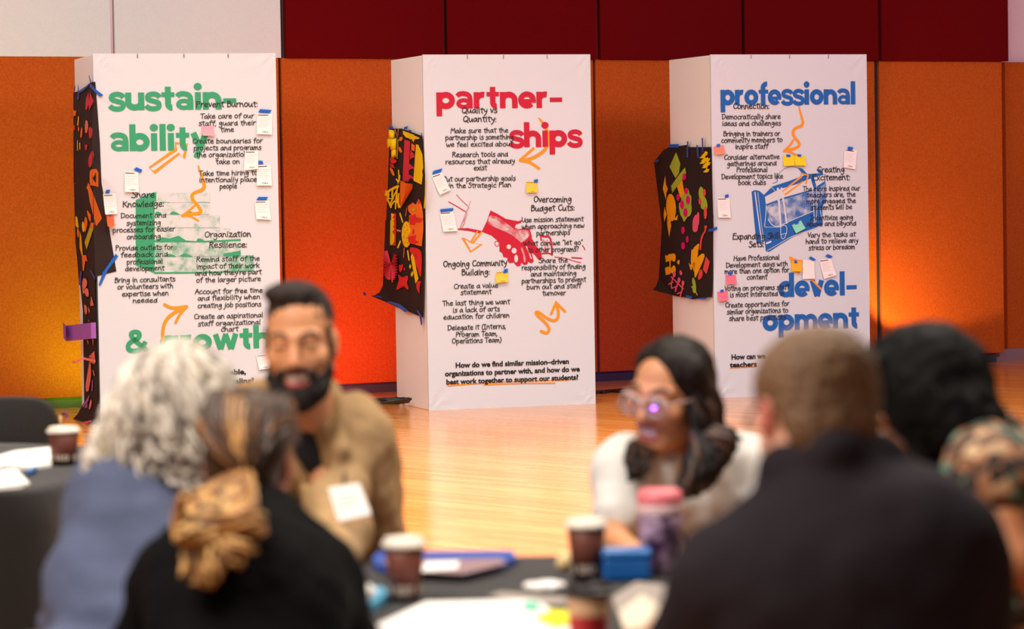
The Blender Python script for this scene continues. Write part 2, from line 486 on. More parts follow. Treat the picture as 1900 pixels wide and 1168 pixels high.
class Print:
    """flat ink on the front cloth of a tower, in the cloth's own metres; every stroke lies a hair above the one before"""
    def __init__(s, T, off):
        s.T, s.off, s.mb, s.k = T, off, MB(), 0
    def lay(s):
        s.k += 1
        return -(s.off + (s.k % 40) * .00001)
    def poly(s, pts, mi=0):
        y = s.lay()
        s.mb.add([(p[0], y, p[1]) for p in pts], [tuple(range(len(pts)))], mi)
    def ribbon(s, pts, w, mi=0, caps=True, taper=None):
        y = s.lay()
        P = [Vector((p[0], p[1])) for p in pts]
        P = [p for i, p in enumerate(P) if i == 0 or (p - P[i - 1]).length > 1e-6]
        if len(P) < 2:
            return
        closed = (P[0] - P[-1]).length < 1e-5
        vs, fs = [], []
        n = len(P)
        for i, p in enumerate(P):
            if closed and i in (0, n - 1):
                a, b = P[-2], P[1]
            else:
                a, b = P[max(i - 1, 0)], P[min(i + 1, n - 1)]
            t = (b - a)
            t = t.normalized() if t.length > 1e-9 else Vector((1, 0))
            N = Vector((-t.y, t.x))
            hw = w / 2 * (taper(i / (n - 1)) if taper else 1)
            if 0 < i < n - 1:
                c = (p - P[i - 1]).normalized().dot(t)
                hw /= max(.6, c)
            vs += [p + N * hw, p - N * hw]
        for i in range(n - 1):
            fs.append((2 * i, 2 * i + 1, 2 * i + 3, 2 * i + 2))
        if caps and not closed:
            for j, sgn in ((0, -1), (n - 1, 1)):
                t = (P[min(j + 1, n - 1)] - P[max(j - 1, 0)]).normalized() * sgn
                N = Vector((-t.y, t.x))
                hw = w / 2 * (taper(j / (n - 1)) if taper else 1)
                k = len(vs)
                ring = [P[j] + N * hw * math.cos(a) + t * hw * math.sin(a) for a in (0, math.pi * .25, math.pi * .5, math.pi * .75, math.pi)]
                vs += ring
                fs.append((k, k + 1, k + 2, k + 3, k + 4))
        s.mb.add([(v.x, y, v.y) for v in vs], fs, mi)
    def dot(s, c, r, mi=0):
        s.poly([(c[0] + r * math.cos(2 * math.pi * i / 20), c[1] + r * math.sin(2 * math.pi * i / 20)) for i in range(20)], mi)
    def span(s, C, x0, x1, yb):
        a, b = s.T.front(*C(x0, yb)), s.T.front(*C(x1, yb))
        return a[0], b[0], (a[1] + b[1]) / 2
    def hand(s, C, text, x0, x1, yb, head=False):
        u0, u1, v = s.span(C, x0, x1, yb)
        xh = s.T.ppm * (7.6 if head else 6.4)
        nat = sum(HW[c][0] if c in HW else .5 for c in text)
        k = (u1 - u0) / nat
        x = u0
        rnd = random.Random(text)
        for c in text:
            if c == ' ':
                x += .5 * k
                continue
            adv, st = HW[c]
            jy, sl = rnd.uniform(-.06, .06), rnd.uniform(.0, .07)
            for q in st:
                pts = chaikin([Vector((x + (px + sl * py) * k, v + ((1 + (py - 1) * .62 if py > 1 else py if py > 0 else py * .78) + jy) * xh, 0)) for px, py in q], 2)
                s.ribbon(pts, xh * .21)
            x += adv * k
    def bold(s, C, text, x0, x1, yb, xh):
        u0, u1, v = s.span(C, x0, x1, yb)
        nat = sum(BD[c][0] for c in text) - .06
        kx = (u1 - u0) / nat
        ky = xh / C.s * s.T.ppm
        x = u0
        for c in text:
            adv, st = BD[c]
            for q in st:
                if q[0] == 'dot':
                    y = s.lay()
                    s.mb.add([(x + q[1] * kx + q[3] * kx * math.cos(a * .3142), y, v + q[2] * ky + q[3] * ky * math.sin(a * .3142)) for a in range(20)], [tuple(range(20))])
                else:
                    s.ribbon([(x + a * kx, v + b_ * ky) for a, b_ in q[0]], q[1] * (kx + ky) / 2, caps=False)
            x += adv * kx
    def sans(s, C, text, x0, x1, yb, xh):
        u0, u1, v = s.span(C, x0, x1, yb)
        cu = bpy.data.curves.new('lettering', 'FONT')
        cu.body = text
        cu.offset = .034
        cu.resolution_u = 3
        o = bpy.data.objects.new('lettering', cu)
        COL.objects.link(o)
        dg = bpy.context.evaluated_depsgraph_get()
        me = bpy.data.meshes.new_from_object(o.evaluated_get(dg))
        bpy.data.objects.remove(o)
        xs = [w.co.x for w in me.vertices]
        k = (u1 - u0) / (max(xs) - min(xs))
        ky = xh / C.s * s.T.ppm / s.xref()
        y = s.lay()
        s.mb.add([(u0 + (w.co.x - min(xs)) * k, y, v + w.co.y * ky) for w in me.vertices], [tuple(p.vertices) for p in me.polygons])
    REF = []
    def xref(s):                          # height of a small x in the built-in typeface
        if not s.REF:
            cu = bpy.data.curves.new('lettering', 'FONT')
            cu.body = 'x'
            cu.offset = .034
            o = bpy.data.objects.new('lettering', cu)
            COL.objects.link(o)
            me = bpy.data.meshes.new_from_object(o.evaluated_get(bpy.context.evaluated_depsgraph_get()))
            s.REF.append(max(w.co.y for w in me.vertices))
            bpy.data.objects.remove(o)
        return s.REF[0]
    def px(s, C, pts):
        return [s.T.front(*C(*p)) for p in pts]
    def stroke(s, C, pts, w, smooth=2, mi=0, taper=None, caps=True):
        q = [Vector((a, b_, 0)) for a, b_ in s.px(C, pts)]
        s.ribbon(chaikin(q, smooth) if smooth else q, w / C.s * s.T.ppm, mi, caps, taper)
    def fill(s, C, pts, mi=0, smooth=0):
        q = [Vector((a, b_, 0)) for a, b_ in s.px(C, pts)]
        s.poly(chaikin(q, smooth, True) if smooth else q, mi)
    def build(s, name, mats):
        return s.mb.build(name, mats, s.T.cloth)

class Crop:
    def __init__(s, sc, ox, oy):
        s.s, s.ox, s.oy = sc, ox, oy
    def __call__(s, x, y):
        return x / s.s + s.ox, y / s.s + s.oy
A_ = Crop(3.0741, 0, 80); B_ = Crop(3.0741, 0, 420)
C_ = Crop(3.4354, 660, 80); D_ = Crop(3.0729, 660, 400)
E_ = Crop(3.4354, 1190, 80); F_ = Crop(3.2437, 1190, 400)
G_ = Crop(6.4875, 240, 340); I_ = Crop(6.4889, 1380, 300); Hc = Crop(6.7857, 820, 340)
J_ = Crop(5.99, 690, 225); K_ = Crop(5.5615, 670, 410)
L_ = Crop(6.871, 1200, 250); M_ = Crop(6.871, 1200, 400)
N_ = Crop(5.84, 105, 140); O_ = Crop(5.84, 105, 330); Q_ = Crop(3.893, 105, 500)
P_ = Crop(1, 0, 0)

# ------------------------------------------------------------------ the three towers
TW, TH, TD = 1.22, 2.44, .786
M_cloth = mat('white_display_cloth', (209, 218, 223), .75, bump=.12, bscale=14, spec=.2)
M_side = mat('white_board', (250, 248, 242), .7, bump=.03, bscale=8, spec=.2)
M_ink = mat('black_ink', (22, 16, 18), .7)
M_ora = mat('orange_ink', (246, 150, 12), .7)
M_green, M_crim, M_blue = mat('green_ink', (46, 158, 110), .7), mat('crimson_ink', (190, 4, 46), .7), mat('blue_ink', (4, 96, 176), .7)
M_staple = mat('staple_steel', (150, 140, 136), .4, metal=.6)

class Tower:
    def __init__(s, x, y, yaw, label, h=TH):
        s.x, s.y, s.a, s.h = x, y, yaw, h
        s.M = Matrix.Translation((x, y, 0)) @ Matrix.Rotation(yaw, 4, 'Z')
        s.Mi = s.M.inverted()
        s.ppm = y / F * 1.0                              # metres per pixel at the tower
        s.root = tag(empty('display_tower', (x, y, 0), yaw), label, 'display tower', 'white display towers along the wall')
        mb = MB()
        mb.box((0.006, .006, 0), (TW - .006, TD, h - .004))
        bevel(mb.build('board_body', M_side, s.root), .004)
        # the printed cloth: a fine grid with pulled corners, wrapped a little round the edges
        nx, nz = 40, 80
        vs = []
        for j in range(nz + 1):
            for i in range(nx + 1):
                u, v = i / nx, j / nz
                d = 0
                for cu, cv in ((0, 0), (1, 0), (0, 1), (1, 1)):
                    du, dv = abs(u - cu) * TW, abs(v - cv) * h
                    r = math.hypot(du, dv)
                    if 0 < r < .28:
                        d += .003 * math.sin(9 * math.atan2(dv, du)) * (1 - r / .28) * min(1, r / .05)
                e = min(u, 1 - u) * TW
                e2 = min(v, 1 - v) * h
                vs.append((u * TW, -min(0, d) * 0 + d * (1 if e2 > .01 and e > .01 else 0), v * h))
        fs = [(j * (nx + 1) + i, j * (nx + 1) + i + 1, (j + 1) * (nx + 1) + i + 1, (j + 1) * (nx + 1) + i) for j in range(nz) for i in range(nx)]
        mb = MB()
        mb.add([(a, b_ - .004, c) for a, b_, c in vs], fs)
        e = .004
        for p in (((0, -e, 0), (0, .012, 0), (0, .012, h), (0, -e, h)), ((TW, -e, 0), (TW, -e, h), (TW, .012, h), (TW, .012, 0)),
                  ((0, -e, h), (0, .012, h), (TW, .012, h), (TW, -e, h))):
            mb.add(p, [(0, 1, 2, 3)])
        s.cloth = mb.build('printed_cloth', M_cloth, s.root, smooth=False)
    def local(s, px, py, axis, val):
        o = s.Mi @ EYE
        d = s.Mi.to_3x3() @ ray(px, py)
        return o + d * ((val - o[axis]) / d[axis])
    def front(s, px, py, off=.0):
        p = s.local(px, py, 1, -off)
        return (p.x, p.z)
    def fpt(s, px, py, off=.0):
        return s.local(px, py, 1, -off)
    def side(s, px, py, off=0):
        return s.local(px, py, 0, -off)
    def staples(s, C, pts):
        for x, y in pts:
            u, v = s.front(*C(x, y))
            mb = MB()
            mb.box((u - .003, -.0085, s.h - .03), (u + .003, -.005, s.h - .004))
            mb.build('staple', M_staple, s.root)

L1 = .007; L2 = .0075; L3 = .008; L4 = .0085
T1 = Tower(-2.7073, 20.1089, .3009, 'white cloth tower printed sustainability and growth in green, leftmost of three')
T2 = Tower(-.5823, 21.0661, .3257, 'white cloth tower printed partnerships in red, between the other two towers')
T3 = Tower(1.4348, 21.8169, .3375, 'white cloth tower printed professional development in blue, nearest the bare right wall')
T1.staples(A_, [(783, 70), (1048, 72), (1300, 70)])
T2.staples(C_, [(710, 85), (940, 88), (1218, 90)])
T3.staples(E_, [(697, 92), (942, 85), (1190, 88)])

def heading(T, M, rows):
    for r in rows:
        p = Print(T, L2)
        p.bold(*r)
        p.build('printed_heading', M)
def notes(T, groups):
    for g in groups:
        for part, name in (([r for r in g if len(r) == 6], 'handwritten_heading'), ([r for r in g if len(r) == 5], 'handwritten_text')):
            if part:
                p = Print(T, L4)
                for r in part:
                    p.hand(*r)
                p.build(name, M_ink)
h = True
heading(T1, M_green, [(A_, 'sustain-', 620, 1347, 381, 100), (A_, 'ability', 628, 1186, 614, 100), (B_, '& growth', 712, 1546, 706, 88)])
heading(T2, M_crim, [(C_, 'partner-', 511, 1314, 416, 104), (C_, 'ships', 978, 1435, 663, 106)])
heading(T3, M_blue, [(E_, 'professional', 503, 1361, 394, 98), (F_, 'devel-', 822, 1294, 486, 97), (F_, 'opment', 728, 1306, 686, 95)])
notes(T1, [
    [(A_, 'Prevent Burnout:', 1117, 1472, 365, h), (A_, 'Take care of our', 1140, 1448, 430), (A_, 'staff, guard their', 1132, 1458, 470), (A_, 'time', 1256, 1335, 507)],
    [(A_, 'Create boundaries for', 1095, 1498, 572), (A_, 'projects and programs', 1103, 1490, 611), (A_, 'the organization', 1118, 1412, 650), (A_, 'take on', 1230, 1368, 690)],
    [(A_, 'Take time hiring to', 1132, 1470, 755), (A_, 'intentionally place', 1136, 1465, 793), (A_, 'people', 1252, 1352, 830)],
    [(A_, 'Share', 748, 884, 882, h), (A_, 'Knowledge:', 698, 938, 935, h), (A_, 'Document and', 688, 948, 998), (A_, 'systemizing', 720, 918, 1040), (A_, 'processes for easier', 642, 998, 1078), (A_, 'onboarding', 722, 918, 1118)],
    [(B_, 'Provide outlets for', 658, 988, 136), (B_, 'feedback and', 688, 958, 175), (B_, 'professional', 722, 928, 216), (B_, 'development', 712, 938, 254)],
    [(B_, 'Bring in consultants', 652, 1000, 318), (B_, 'or volunteers with', 668, 988, 357), (B_, 'expertise when', 694, 962, 398), (B_, 'needed', 756, 898, 436)],
    [(B_, 'Organization', 1164, 1432, 62, h), (B_, 'Resilience:', 1190, 1412, 122, h), (B_, 'Remind staff of the', 1118, 1482, 200), (B_, 'impact of their work', 1120, 1480, 240), (B_, "and how they're part", 1112, 1492, 278), (B_, 'of the larger picture', 1118, 1488, 317)],
    [(B_, 'Account for free time', 1110, 1498, 383), (B_, 'and flexibility when', 1126, 1484, 420), (B_, 'creating job positions', 1125, 1490, 462)],
    [(B_, 'Create an aspirational', 1104, 1500, 525), (B_, 'staff organizational', 1128, 1486, 565), (B_, 'chart', 1258, 1360, 600)],
])
notes(T2, [
    [(C_, 'Quality vs', 672, 902, 447, h), (C_, 'Quantity:', 680, 898, 503, h), (C_, 'Make sure that the', 602, 972, 573), (C_, 'partnership is something', 570, 1005, 616), (C_, 'we feel excited about', 575, 1002, 660)],
    [(C_, 'Research tools and', 612, 970, 726), (C_, 'resources that already', 570, 1014, 770), (C_, 'exist', 750, 836, 811)],
    [(C_, 'Put our partnership goals', 555, 1018, 880), (C_, 'in the Strategic Plan', 590, 990, 922)],
    [(C_, 'Overcoming', 1130, 1376, 1015, h), (C_, 'Budget Cuts:', 1114, 1396, 1070, h), (C_, 'Use mission statement', 1056, 1452, 1140), (D_, 'when approaching new', 944, 1302, 74), (D_, 'partnerships', 1028, 1220, 112)],
    [(D_, 'What can we "let go"', 952, 1294, 170), (D_, 'to other programs?', 980, 1272, 208)],
    [(D_, 'Share the', 1042, 1208, 270), (D_, 'responsibility of finding', 944, 1310, 308), (D_, 'and maintaining', 996, 1258, 345), (D_, 'partnerships to prevent', 944, 1312, 383), (D_, 'burn out and staff', 972, 1284, 418), (D_, 'turnover', 1062, 1196, 456)],
    [(D_, 'Ongoing Community', 496, 862, 290, h), (D_, 'Building:', 602, 766, 340, h), (D_, 'Create a value', 556, 812, 415), (D_, 'statement', 596, 774, 450)],
    [(D_, 'The last thing we want', 492, 878, 510), (D_, 'is a lack of arts', 552, 820, 550), (D_, 'education for children', 498, 876, 588)],
    [(D_, 'Delegate it (Interns,', 522, 856, 650), (D_, 'Program Team,', 568, 808, 690), (D_, 'Operations Team)', 546, 830, 727)],
])
notes(T3, [
    [(E_, 'Connection:', 582, 816, 420, h), (E_, 'Democratically share', 510, 886, 485), (E_, 'ideas and challenges', 512, 888, 527)],
    [(E_, 'Bringing in trainers or', 520, 882, 593), (E_, 'community members to', 506, 898, 634), (E_, 'inspire staff', 596, 806, 675)],
    [(E_, 'Consider alternative', 524, 880, 742), (E_, 'gatherings around', 544, 860, 783), (E_, 'Professional', 604, 802, 823), (E_, 'Development topics like', 508, 902, 866), (E_, 'book clubs', 616, 792, 905)],
    [(E_, 'Creating', 1118, 1294, 825, h), (E_, 'Excitement:', 1088, 1330, 875, h), (E_, 'The more inspired our', 1024, 1392, 943), (E_, 'teachers are, the', 1052, 1364, 982), (E_, 'more engaged the', 1050, 1366, 1022), (E_, 'students will be', 1076, 1342, 1062)],
    [(E_, 'Incentivize going', 1072, 1348, 1128), (E_, 'above and beyond', 1050, 1368, 1166)],
    [(F_, 'Vary the tasks at', 998, 1288, 130), (F_, 'hand to relieve any', 986, 1304, 168), (F_, 'stress or boredom', 1004, 1284, 206)],
    [(F_, 'Expanding Skill', 546, 832, 142, h), (F_, 'Sets:', 644, 738, 190, h), (F_, 'Have Professional', 552, 830, 270), (F_, 'Development days with', 506, 880, 310), (F_, 'more than one option for', 498, 888, 347), (F_, 'content', 632, 756, 385)],
    [(F_, 'Voting on programs staff', 498, 888, 450), (F_, 'is most interested in', 530, 858, 488)],
    [(F_, 'Create opportunities for', 502, 888, 550), (F_, 'similar organizations to', 512, 882, 590), (F_, 'share best practices', 526, 868, 630)],
])
def question(T, rows):
    for r in rows:
        p = Print(T, L3)
        p.sans(*r)
        p.build('printed_question', M_ink)
question(T2, [(D_, 'How do we find similar mission–driven', 568, 1214, 857, 20), (D_, 'organizations to partner with, and how do we', 507, 1276, 903, 20), (D_, 'best work together to support our students?', 515, 1268, 950, 20)])
question(T3, [(F_, 'How can we', 540, 745, 864, 21), (F_, 'teachers', 530, 693, 912, 21)])
question(T1, [(B_, 'sustainable,', 1173, 1402, 847, 20), (B_, 'scaling?', 1300, 1448, 896, 20)])

def ink_mark(T, name, parts, off=L1 + .0003):
    p = Print(T, off)
    for x in parts:
        p.stroke(*x[:3], **(x[3] if len(x) > 3 else {}))
    p.build(name, M_ora)
S0 = {'smooth': 0}
tp = {'taper': lambda t: .35 + .65 * min(1, t * 3)}
ink_mark(T1, 'orange_arrow', [(A_, [(850, 712), (880, 738), (1020, 630), (1048, 655), (1064, 578), (1000, 570), (1004, 606), (850, 712)], 11, S0)])
ink_mark(T1, 'orange_arrow', [(A_, [(1130, 700), (1140, 735), (1158, 780), (1168, 835), (1095, 858), (1092, 890), (1130, 930), (1150, 970), (1100, 975), (1040, 985)], 20, tp), (A_, [(1118, 920), (1098, 940), (1040, 985)], 13), (A_, [(1040, 985), (1090, 990), (1130, 1015)], 12)], L2 + .0004)
ink_mark(T1, 'orange_arrow', [(B_, [(930, 658), (925, 600), (940, 540), (985, 495), (1062, 460)], 19), (B_, [(937, 447), (980, 470), (1064, 458)], 17), (B_, [(1064, 458), (1025, 500), (1000, 550)], 15)], L2 + .0004)
ink_mark(T2, 'orange_arrow', [(C_, [(1165, 478), (1205, 525), (1232, 600), (1215, 680), (1120, 740), (1060, 748)], 22, tp), (C_, [(1130, 672), (1100, 700), (1044, 748)], 17), (C_, [(1044, 748), (1110, 760), (1166, 800)], 18)], L1 + .0003)
ink_mark(T2, 'orange_arrow', [(D_, [(692, 92), (654, 152), (608, 128), (654, 206), (716, 164), (664, 158), (716, 96)], 9, S0)])
ink_mark(T2, 'orange_arrow', [(D_, [(1055, 660), (1090, 675), (1105, 648), (1080, 610), (1020, 560), (1035, 545), (1090, 590), (1140, 605), (1158, 565), (1140, 500)], 17), (D_, [(1112, 562), (1140, 497), (1192, 548)], 15, S0)])
ink_mark(T3, 'orange_arrow', [(E_, [(1002, 400), (1012, 450), (1036, 525), (968, 545), (962, 590), (1010, 640), (995, 668), (910, 688)], 19, tp), (E_, [(965, 620), (945, 655), (905, 688)], 14), (E_, [(905, 688), (950, 695), (985, 715)], 13)])
ink_mark(T3, 'orange_arrow', [(I_, [(460, 360), (490, 400), (710, 240), (742, 272), (770, 165), (680, 140), (690, 180), (460, 360)], 15, S0)], L2)
ink_mark(T3, 'orange_arrow', [(F_, [(893, 252), (925, 270), (965, 275)], 12), (F_, [(893, 252), (905, 290), (945, 350)], 12), (F_, [(893, 252), (960, 322), (1020, 383), (1080, 445)], 11)], L3)
ink_mark(T2, 'orange_underline', [(D_, [(525, 970), (700, 958), (880, 946), (1215, 940)], 8, {'taper': lambda t: 1.1 - .6 * t}), (D_, [(730, 966), (900, 958), (1135, 956)], 7)])
ink_mark(T3, 'orange_underline', [(F_, [(533, 917), (600, 914), (690, 908)], 8)])
ink_mark(T1, 'orange_underline', [(B_, [(1180, 912), (1300, 906), (1435, 903)], 8)])

# book stack, handshake and briefcase prints
CL = (209, 215, 217)
G1, G2, G3 = speckle('green_screen_light', (46, 158, 110), CL, .92), speckle('green_screen_mid', (46, 158, 110), CL, .84), speckle('green_screen_dark', (46, 158, 110), CL, .76)
p = Print(T1, L1)
p.fill(G_, [(75, 205), (290, 110), (335, 112), (335, 190), (300, 235), (300, 700), (330, 760), (360, 960), (300, 1085), (75, 990)])
for x0, y0, x1, y1, mi in ((322, 118, 970, 232, 1), (302, 236, 960, 378, 1), (302, 392, 1088, 536, 1), (302, 545, 1215, 700, 1), (302, 715, 1338, 882, 2), (302, 895, 1490, 1080, 2), (1130, 700, 1338, 876, 2), (1200, 870, 1492, 1068, 3)):
    p.fill(G_, [(x0, y0), (x1, y0), (x1, y1), (x0, y1)], mi)
for y, xs in ((372, ((300, 390), (480, 600), (690, 800))), (695, ((300, 480), (480, 660), (800, 900))), (880, ((420, 560), (600, 760), (1120, 1340)))):
    for x0, x1 in xs:
        p.fill(G_, [(x0, y + 6), (x0 + 10, y - 14), ((x0 + x1) / 2 - 20, y - 34), ((x0 + x1) / 2 + 30, y - 18), (x1, y + 2), (x1, y + 8)], 0, 1)
p.fill(G_, [(300, 702), (390, 650), (480, 668), (590, 632), (680, 690), (800, 700), (1000, 690), (1338, 672), (1338, 700), (900, 712), (300, 716)])
p.fill(G_, [(300, 1072), (800, 1070), (1200, 1058), (1490, 1052), (1490, 1066), (900, 1086), (300, 1092)])
p.fill(G_, [(1120, 850), (1200, 840), (1338, 810), (1338, 878), (1160, 878)])
p.stroke(G_, [(300, 236), (400, 228), (480, 236)], 8)
p.stroke(G_, [(780, 236), (850, 230), (960, 234)], 8)
p.build('printed_book_stack', [M_green, G1, G2, G3])
R1, R2_, PK = speckle('crimson_screen_light', (190, 4, 46), CL, .82), speckle('crimson_screen_mid', (190, 4, 46), CL, .74), mat('bare_cloth_print', CL, .75)
p = Print(T2, L1)
p.fill(Hc, [(610, 345), (700, 390), (800, 450), (900, 470), (960, 480), (1005, 462), (992, 500), (930, 520), (912, 560), (950, 582), (1020, 575), (1080, 565), (1108, 590), (1100, 640), (1130, 700), (1180, 790), (1235, 850), (1255, 935), (1220, 975), (1160, 900), (1125, 880), (1152, 985), (1120, 1012), (1080, 990), (1072, 1022), (1030, 1032), (995, 1000), (985, 1042), (940, 1048), (900, 1000), (850, 1008), (820, 980), (820, 940), (770, 930), (755, 880), (720, 860), (720, 800), (690, 720), (620, 660), (500, 612), (560, 490)])
p.fill(Hc, [(590, 400), (690, 420), (800, 500), (930, 600), (1080, 580), (1110, 660), (1000, 760), (960, 720), (860, 640), (720, 580), (560, 520)], 2, 1)
p.fill(Hc, [(590, 440), (680, 450), (780, 540), (860, 590), (780, 600), (660, 560), (575, 500)], 1, 1)
p.fill(Hc, [(940, 600), (1040, 590), (1090, 640), (1060, 720), (1000, 690)], 1, 1)
for cx, cy, rx, ry in ((690, 768, 30, 34), (838, 802, 28, 30), (905, 852, 32, 36), (930, 950, 24, 50), (945, 545, 26, 24)):
    p.fill(Hc, [(cx + rx * math.cos(a * .5236), cy + ry * math.sin(a * .5236)) for a in range(12)], 3)
p.stroke(Hc, [(1000, 820), (1030, 900), (1040, 985)], 26, mi=1)
p.stroke(Hc, [(1060, 800), (1095, 880), (1120, 950)], 18, mi=1)
p.stroke(Hc, [(668, 735), (662, 775), (690, 800), (720, 775), (700, 735), (668, 735)], 9)
p.stroke(Hc, [(80, 235), (180, 290), (295, 360)], 11)
p.stroke(Hc, [(180, 145), (240, 215), (320, 285)], 7)
p.stroke(Hc, [(360, 225), (300, 370), (225, 560)], 4, 0)
p.stroke(Hc, [(285, 500), (250, 560), (215, 575)], 4)
p.fill(Hc, [(195, 572), (320, 566), (490, 600), (500, 615), (470, 632), (330, 600), (200, 588)])
p.fill(Hc, [(228, 560), (300, 400), (330, 300), (345, 300), (310, 420), (250, 560)], 1)
p.stroke(Hc, [(608, 350), (560, 490), (500, 610)], 5, 0)
p.stroke(Hc, [(1235, 662), (1290, 675), (1355, 672), (1378, 780), (1382, 905)], 24, 1)
p.stroke(Hc, [(1255, 890), (1320, 880), (1385, 895)], 18, 1)
p.stroke(Hc, [(1270, 720), (1300, 760), (1290, 850)], 26, mi=1)
p.stroke(Hc, [(1320, 720), (1330, 780), (1325, 860)], 16, mi=2)
p.stroke(Hc, [(1240, 670), (1245, 720)], 18, 0)
p.stroke(Hc, [(1415, 930), (1560, 945), (1660, 985), (1745, 1000)], 9)
p.stroke(Hc, [(1630, 938), (1755, 948)], 16, 0)
p.stroke(Hc, [(1762, 785), (1780, 805), (1795, 840)], 12)
p.stroke(Hc, [(1090, 580), (1110, 640), (1120, 680)], 20)
p.build('printed_handshake', [M_crim, R1, R2_, PK])
B1, B2 = speckle('blue_screen_light', (4, 96, 176), CL, .84), speckle('blue_screen_mid', (4, 96, 176), CL, .75)
p = Print(T3, L1)
p.fill(I_, [(235, 405), (340, 300), (540, 235), (700, 175), (775, 150), (945, 138), (955, 155), (975, 240), (988, 460), (940, 550), (948, 760), (600, 900), (420, 1010), (300, 1088), (262, 1080), (240, 900), (240, 700)])
p.fill(I_, [(90, 360), (130, 345), (180, 352), (240, 402), (252, 600), (230, 985), (150, 985), (120, 700)])
p.fill(I_, [(250, 425), (420, 335), (640, 270), (800, 205), (840, 330), (480, 432), (262, 515)], 3)
p.fill(I_, [(265, 535), (480, 452), (830, 352), (985, 262), (988, 450), (835, 592), (520, 725), (430, 785), (340, 772), (290, 700)], 2)
p.fill(I_, [(290, 560), (420, 520), (430, 740), (360, 760), (305, 690)], 1, 1)
p.fill(I_, [(840, 190), (960, 160), (965, 240), (870, 300)], 3)
for q, w in (([(405, 325), (420, 500), (440, 780)], 26), ([(450, 320), (480, 520), (512, 740)], 22), ([(280, 1072), (420, 992), (600, 885), (890, 795)], 7),
             ([(130, 370), (160, 600), (215, 980)], 14), ([(165, 370), (195, 650), (235, 960)], 6), ([(265, 530), (262, 640), (245, 780)], 8),
             ([(290, 700), (340, 775), (430, 788), (520, 728), (835, 595)], 9), ([(800, 210), (835, 400), (845, 740)], 9), ([(870, 300), (880, 560), (860, 740)], 7),
             ([(440, 775), (515, 765), (512, 870), (470, 945), (440, 900), (440, 775)], 7), ([(445, 880), (515, 862)], 6), ([(245, 790), (340, 790), (430, 790)], 5), ([(910, 560), (940, 700)], 7), ([(310, 290), (380, 360), (405, 480)], 6), ([(270, 985), (320, 965)], 22)):
    p.stroke(I_, q, w, mi=3)
p.stroke(I_, [(380, 225), (400, 165), (470, 90), (560, 58), (660, 75), (740, 130)], 5)
p.stroke(I_, [(345, 260), (400, 250), (400, 200)], 7)
p.fill(I_, [(640, 70), (700, 85), (770, 160), (690, 130)])
p.fill(I_, [(870, 95), (915, 90), (950, 150), (900, 130)])
p.build('printed_briefcase', [M_blue, B1, B2, PK])
# ------------------------------------------------------------------ black paper collages taped to the towers' sides
M_black = mat('black_paper', (44, 33, 30), .85, var=.12, scale=6, spec=.25)
M_tape = mat('blue_tape', (18, 98, 196), .6, spec=.3)
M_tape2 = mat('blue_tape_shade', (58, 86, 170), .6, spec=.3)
PC = {}
def paper(c):
    if c not in PC:
        cols = {'yellow': (246, 206, 14), 'gold': (250, 178, 16), 'orange': (248, 122, 34), 'peach': (238, 128, 104), 'red': (226, 46, 42), 'crimson': (214, 52, 66),
                'pink': (240, 96, 130), 'magenta': (228, 4, 116), 'lime': (166, 190, 52), 'coral': (240, 78, 76), 'violet': (164, 96, 186), 'olive': (196, 180, 30)}
        PC[c] = mat(c + '_paper', cols[c], .8, var=.05, scale=9, spec=.25)
    return PC[c]
class Collage:
    def __init__(s, T, label):
        s.T = T
        s.root = tag(empty('paper_collage', T.M @ Vector((0, .3, 0)), T.a), label, 'paper collage', 'black paper collages taped to the tower sides')
        s.n = 0
        s.Mi = s.root.matrix_basis.inverted() @ T.M
    def pts(s, C, P, off):
        out = []
        for p in P:
            q = s.T.side(*C(p[0], p[1]), off + (p[2] if len(p) > 2 else 0))
            out.append(q)
        return out
    def poly(s, name, C, P, M, off, smooth=0, thick=.001, front=False):
        s.n += 1
        o_ = off + s.n * .00004
        if smooth:
            P = [(v.x, v.y) for v in chaikin([Vector((a[0], a[1], 0)) for a in P], smooth, True)]
        q = [s.T.fpt(*C(*a[:2]), o_) for a in P] if front else s.pts(C, P, o_)
        bm = bmesh.new()
        vs = [bm.verts.new(s.Mi @ v) for v in q]
        f = bm.faces.new(vs)
        bmesh.ops.triangulate(bm, faces=[f])
        me = bpy.data.meshes.new(name)
        bm.to_mesh(me)
        bm.free()
        o = link(name, me, s.root, [M])
        if thick:
            solid(o, thick)
        return o
    def cut(s, C, P, c, smooth=0, off=.016, name='paper_cutout'):
        return s.poly(name, C, P, paper(c), off, smooth, .0008)
    def ell(s, C, x, y, rx, ry, c, tilt=0, off=.019):
        t = math.radians(tilt)
        return s.cut(C, [(x + rx * math.cos(a * .449) * math.cos(t) - ry * math.sin(a * .449) * math.sin(t), y + rx * math.cos(a * .449) * math.sin(t) + ry * math.sin(a * .449) * math.cos(t)) for a in range(14)], c, 0, off)
    def line(s, C, P, w, c, off=.017, name='paper_cutout', smooth=1):
        P = chaikin([Vector((a, b_, 0)) for a, b_ in P], smooth) if smooth else [Vector((a, b_, 0)) for a, b_ in P]
        L, R = [], []
        for i, p in enumerate(P):
            t = (P[min(i + 1, len(P) - 1)] - P[max(0, i - 1)]).normalized()
            n_ = Vector((-t.y, t.x, 0)) * w / 2
            L.append(p + n_)
            R.append(p - n_)
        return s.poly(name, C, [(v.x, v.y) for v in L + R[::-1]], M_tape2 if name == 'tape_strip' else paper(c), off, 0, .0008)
    def tape(s, C, P, front=False, off=.018, shade=False):
        return s.poly('tape_strip', C, P, M_tape2 if shade else M_tape, off, 0, .0006, front)

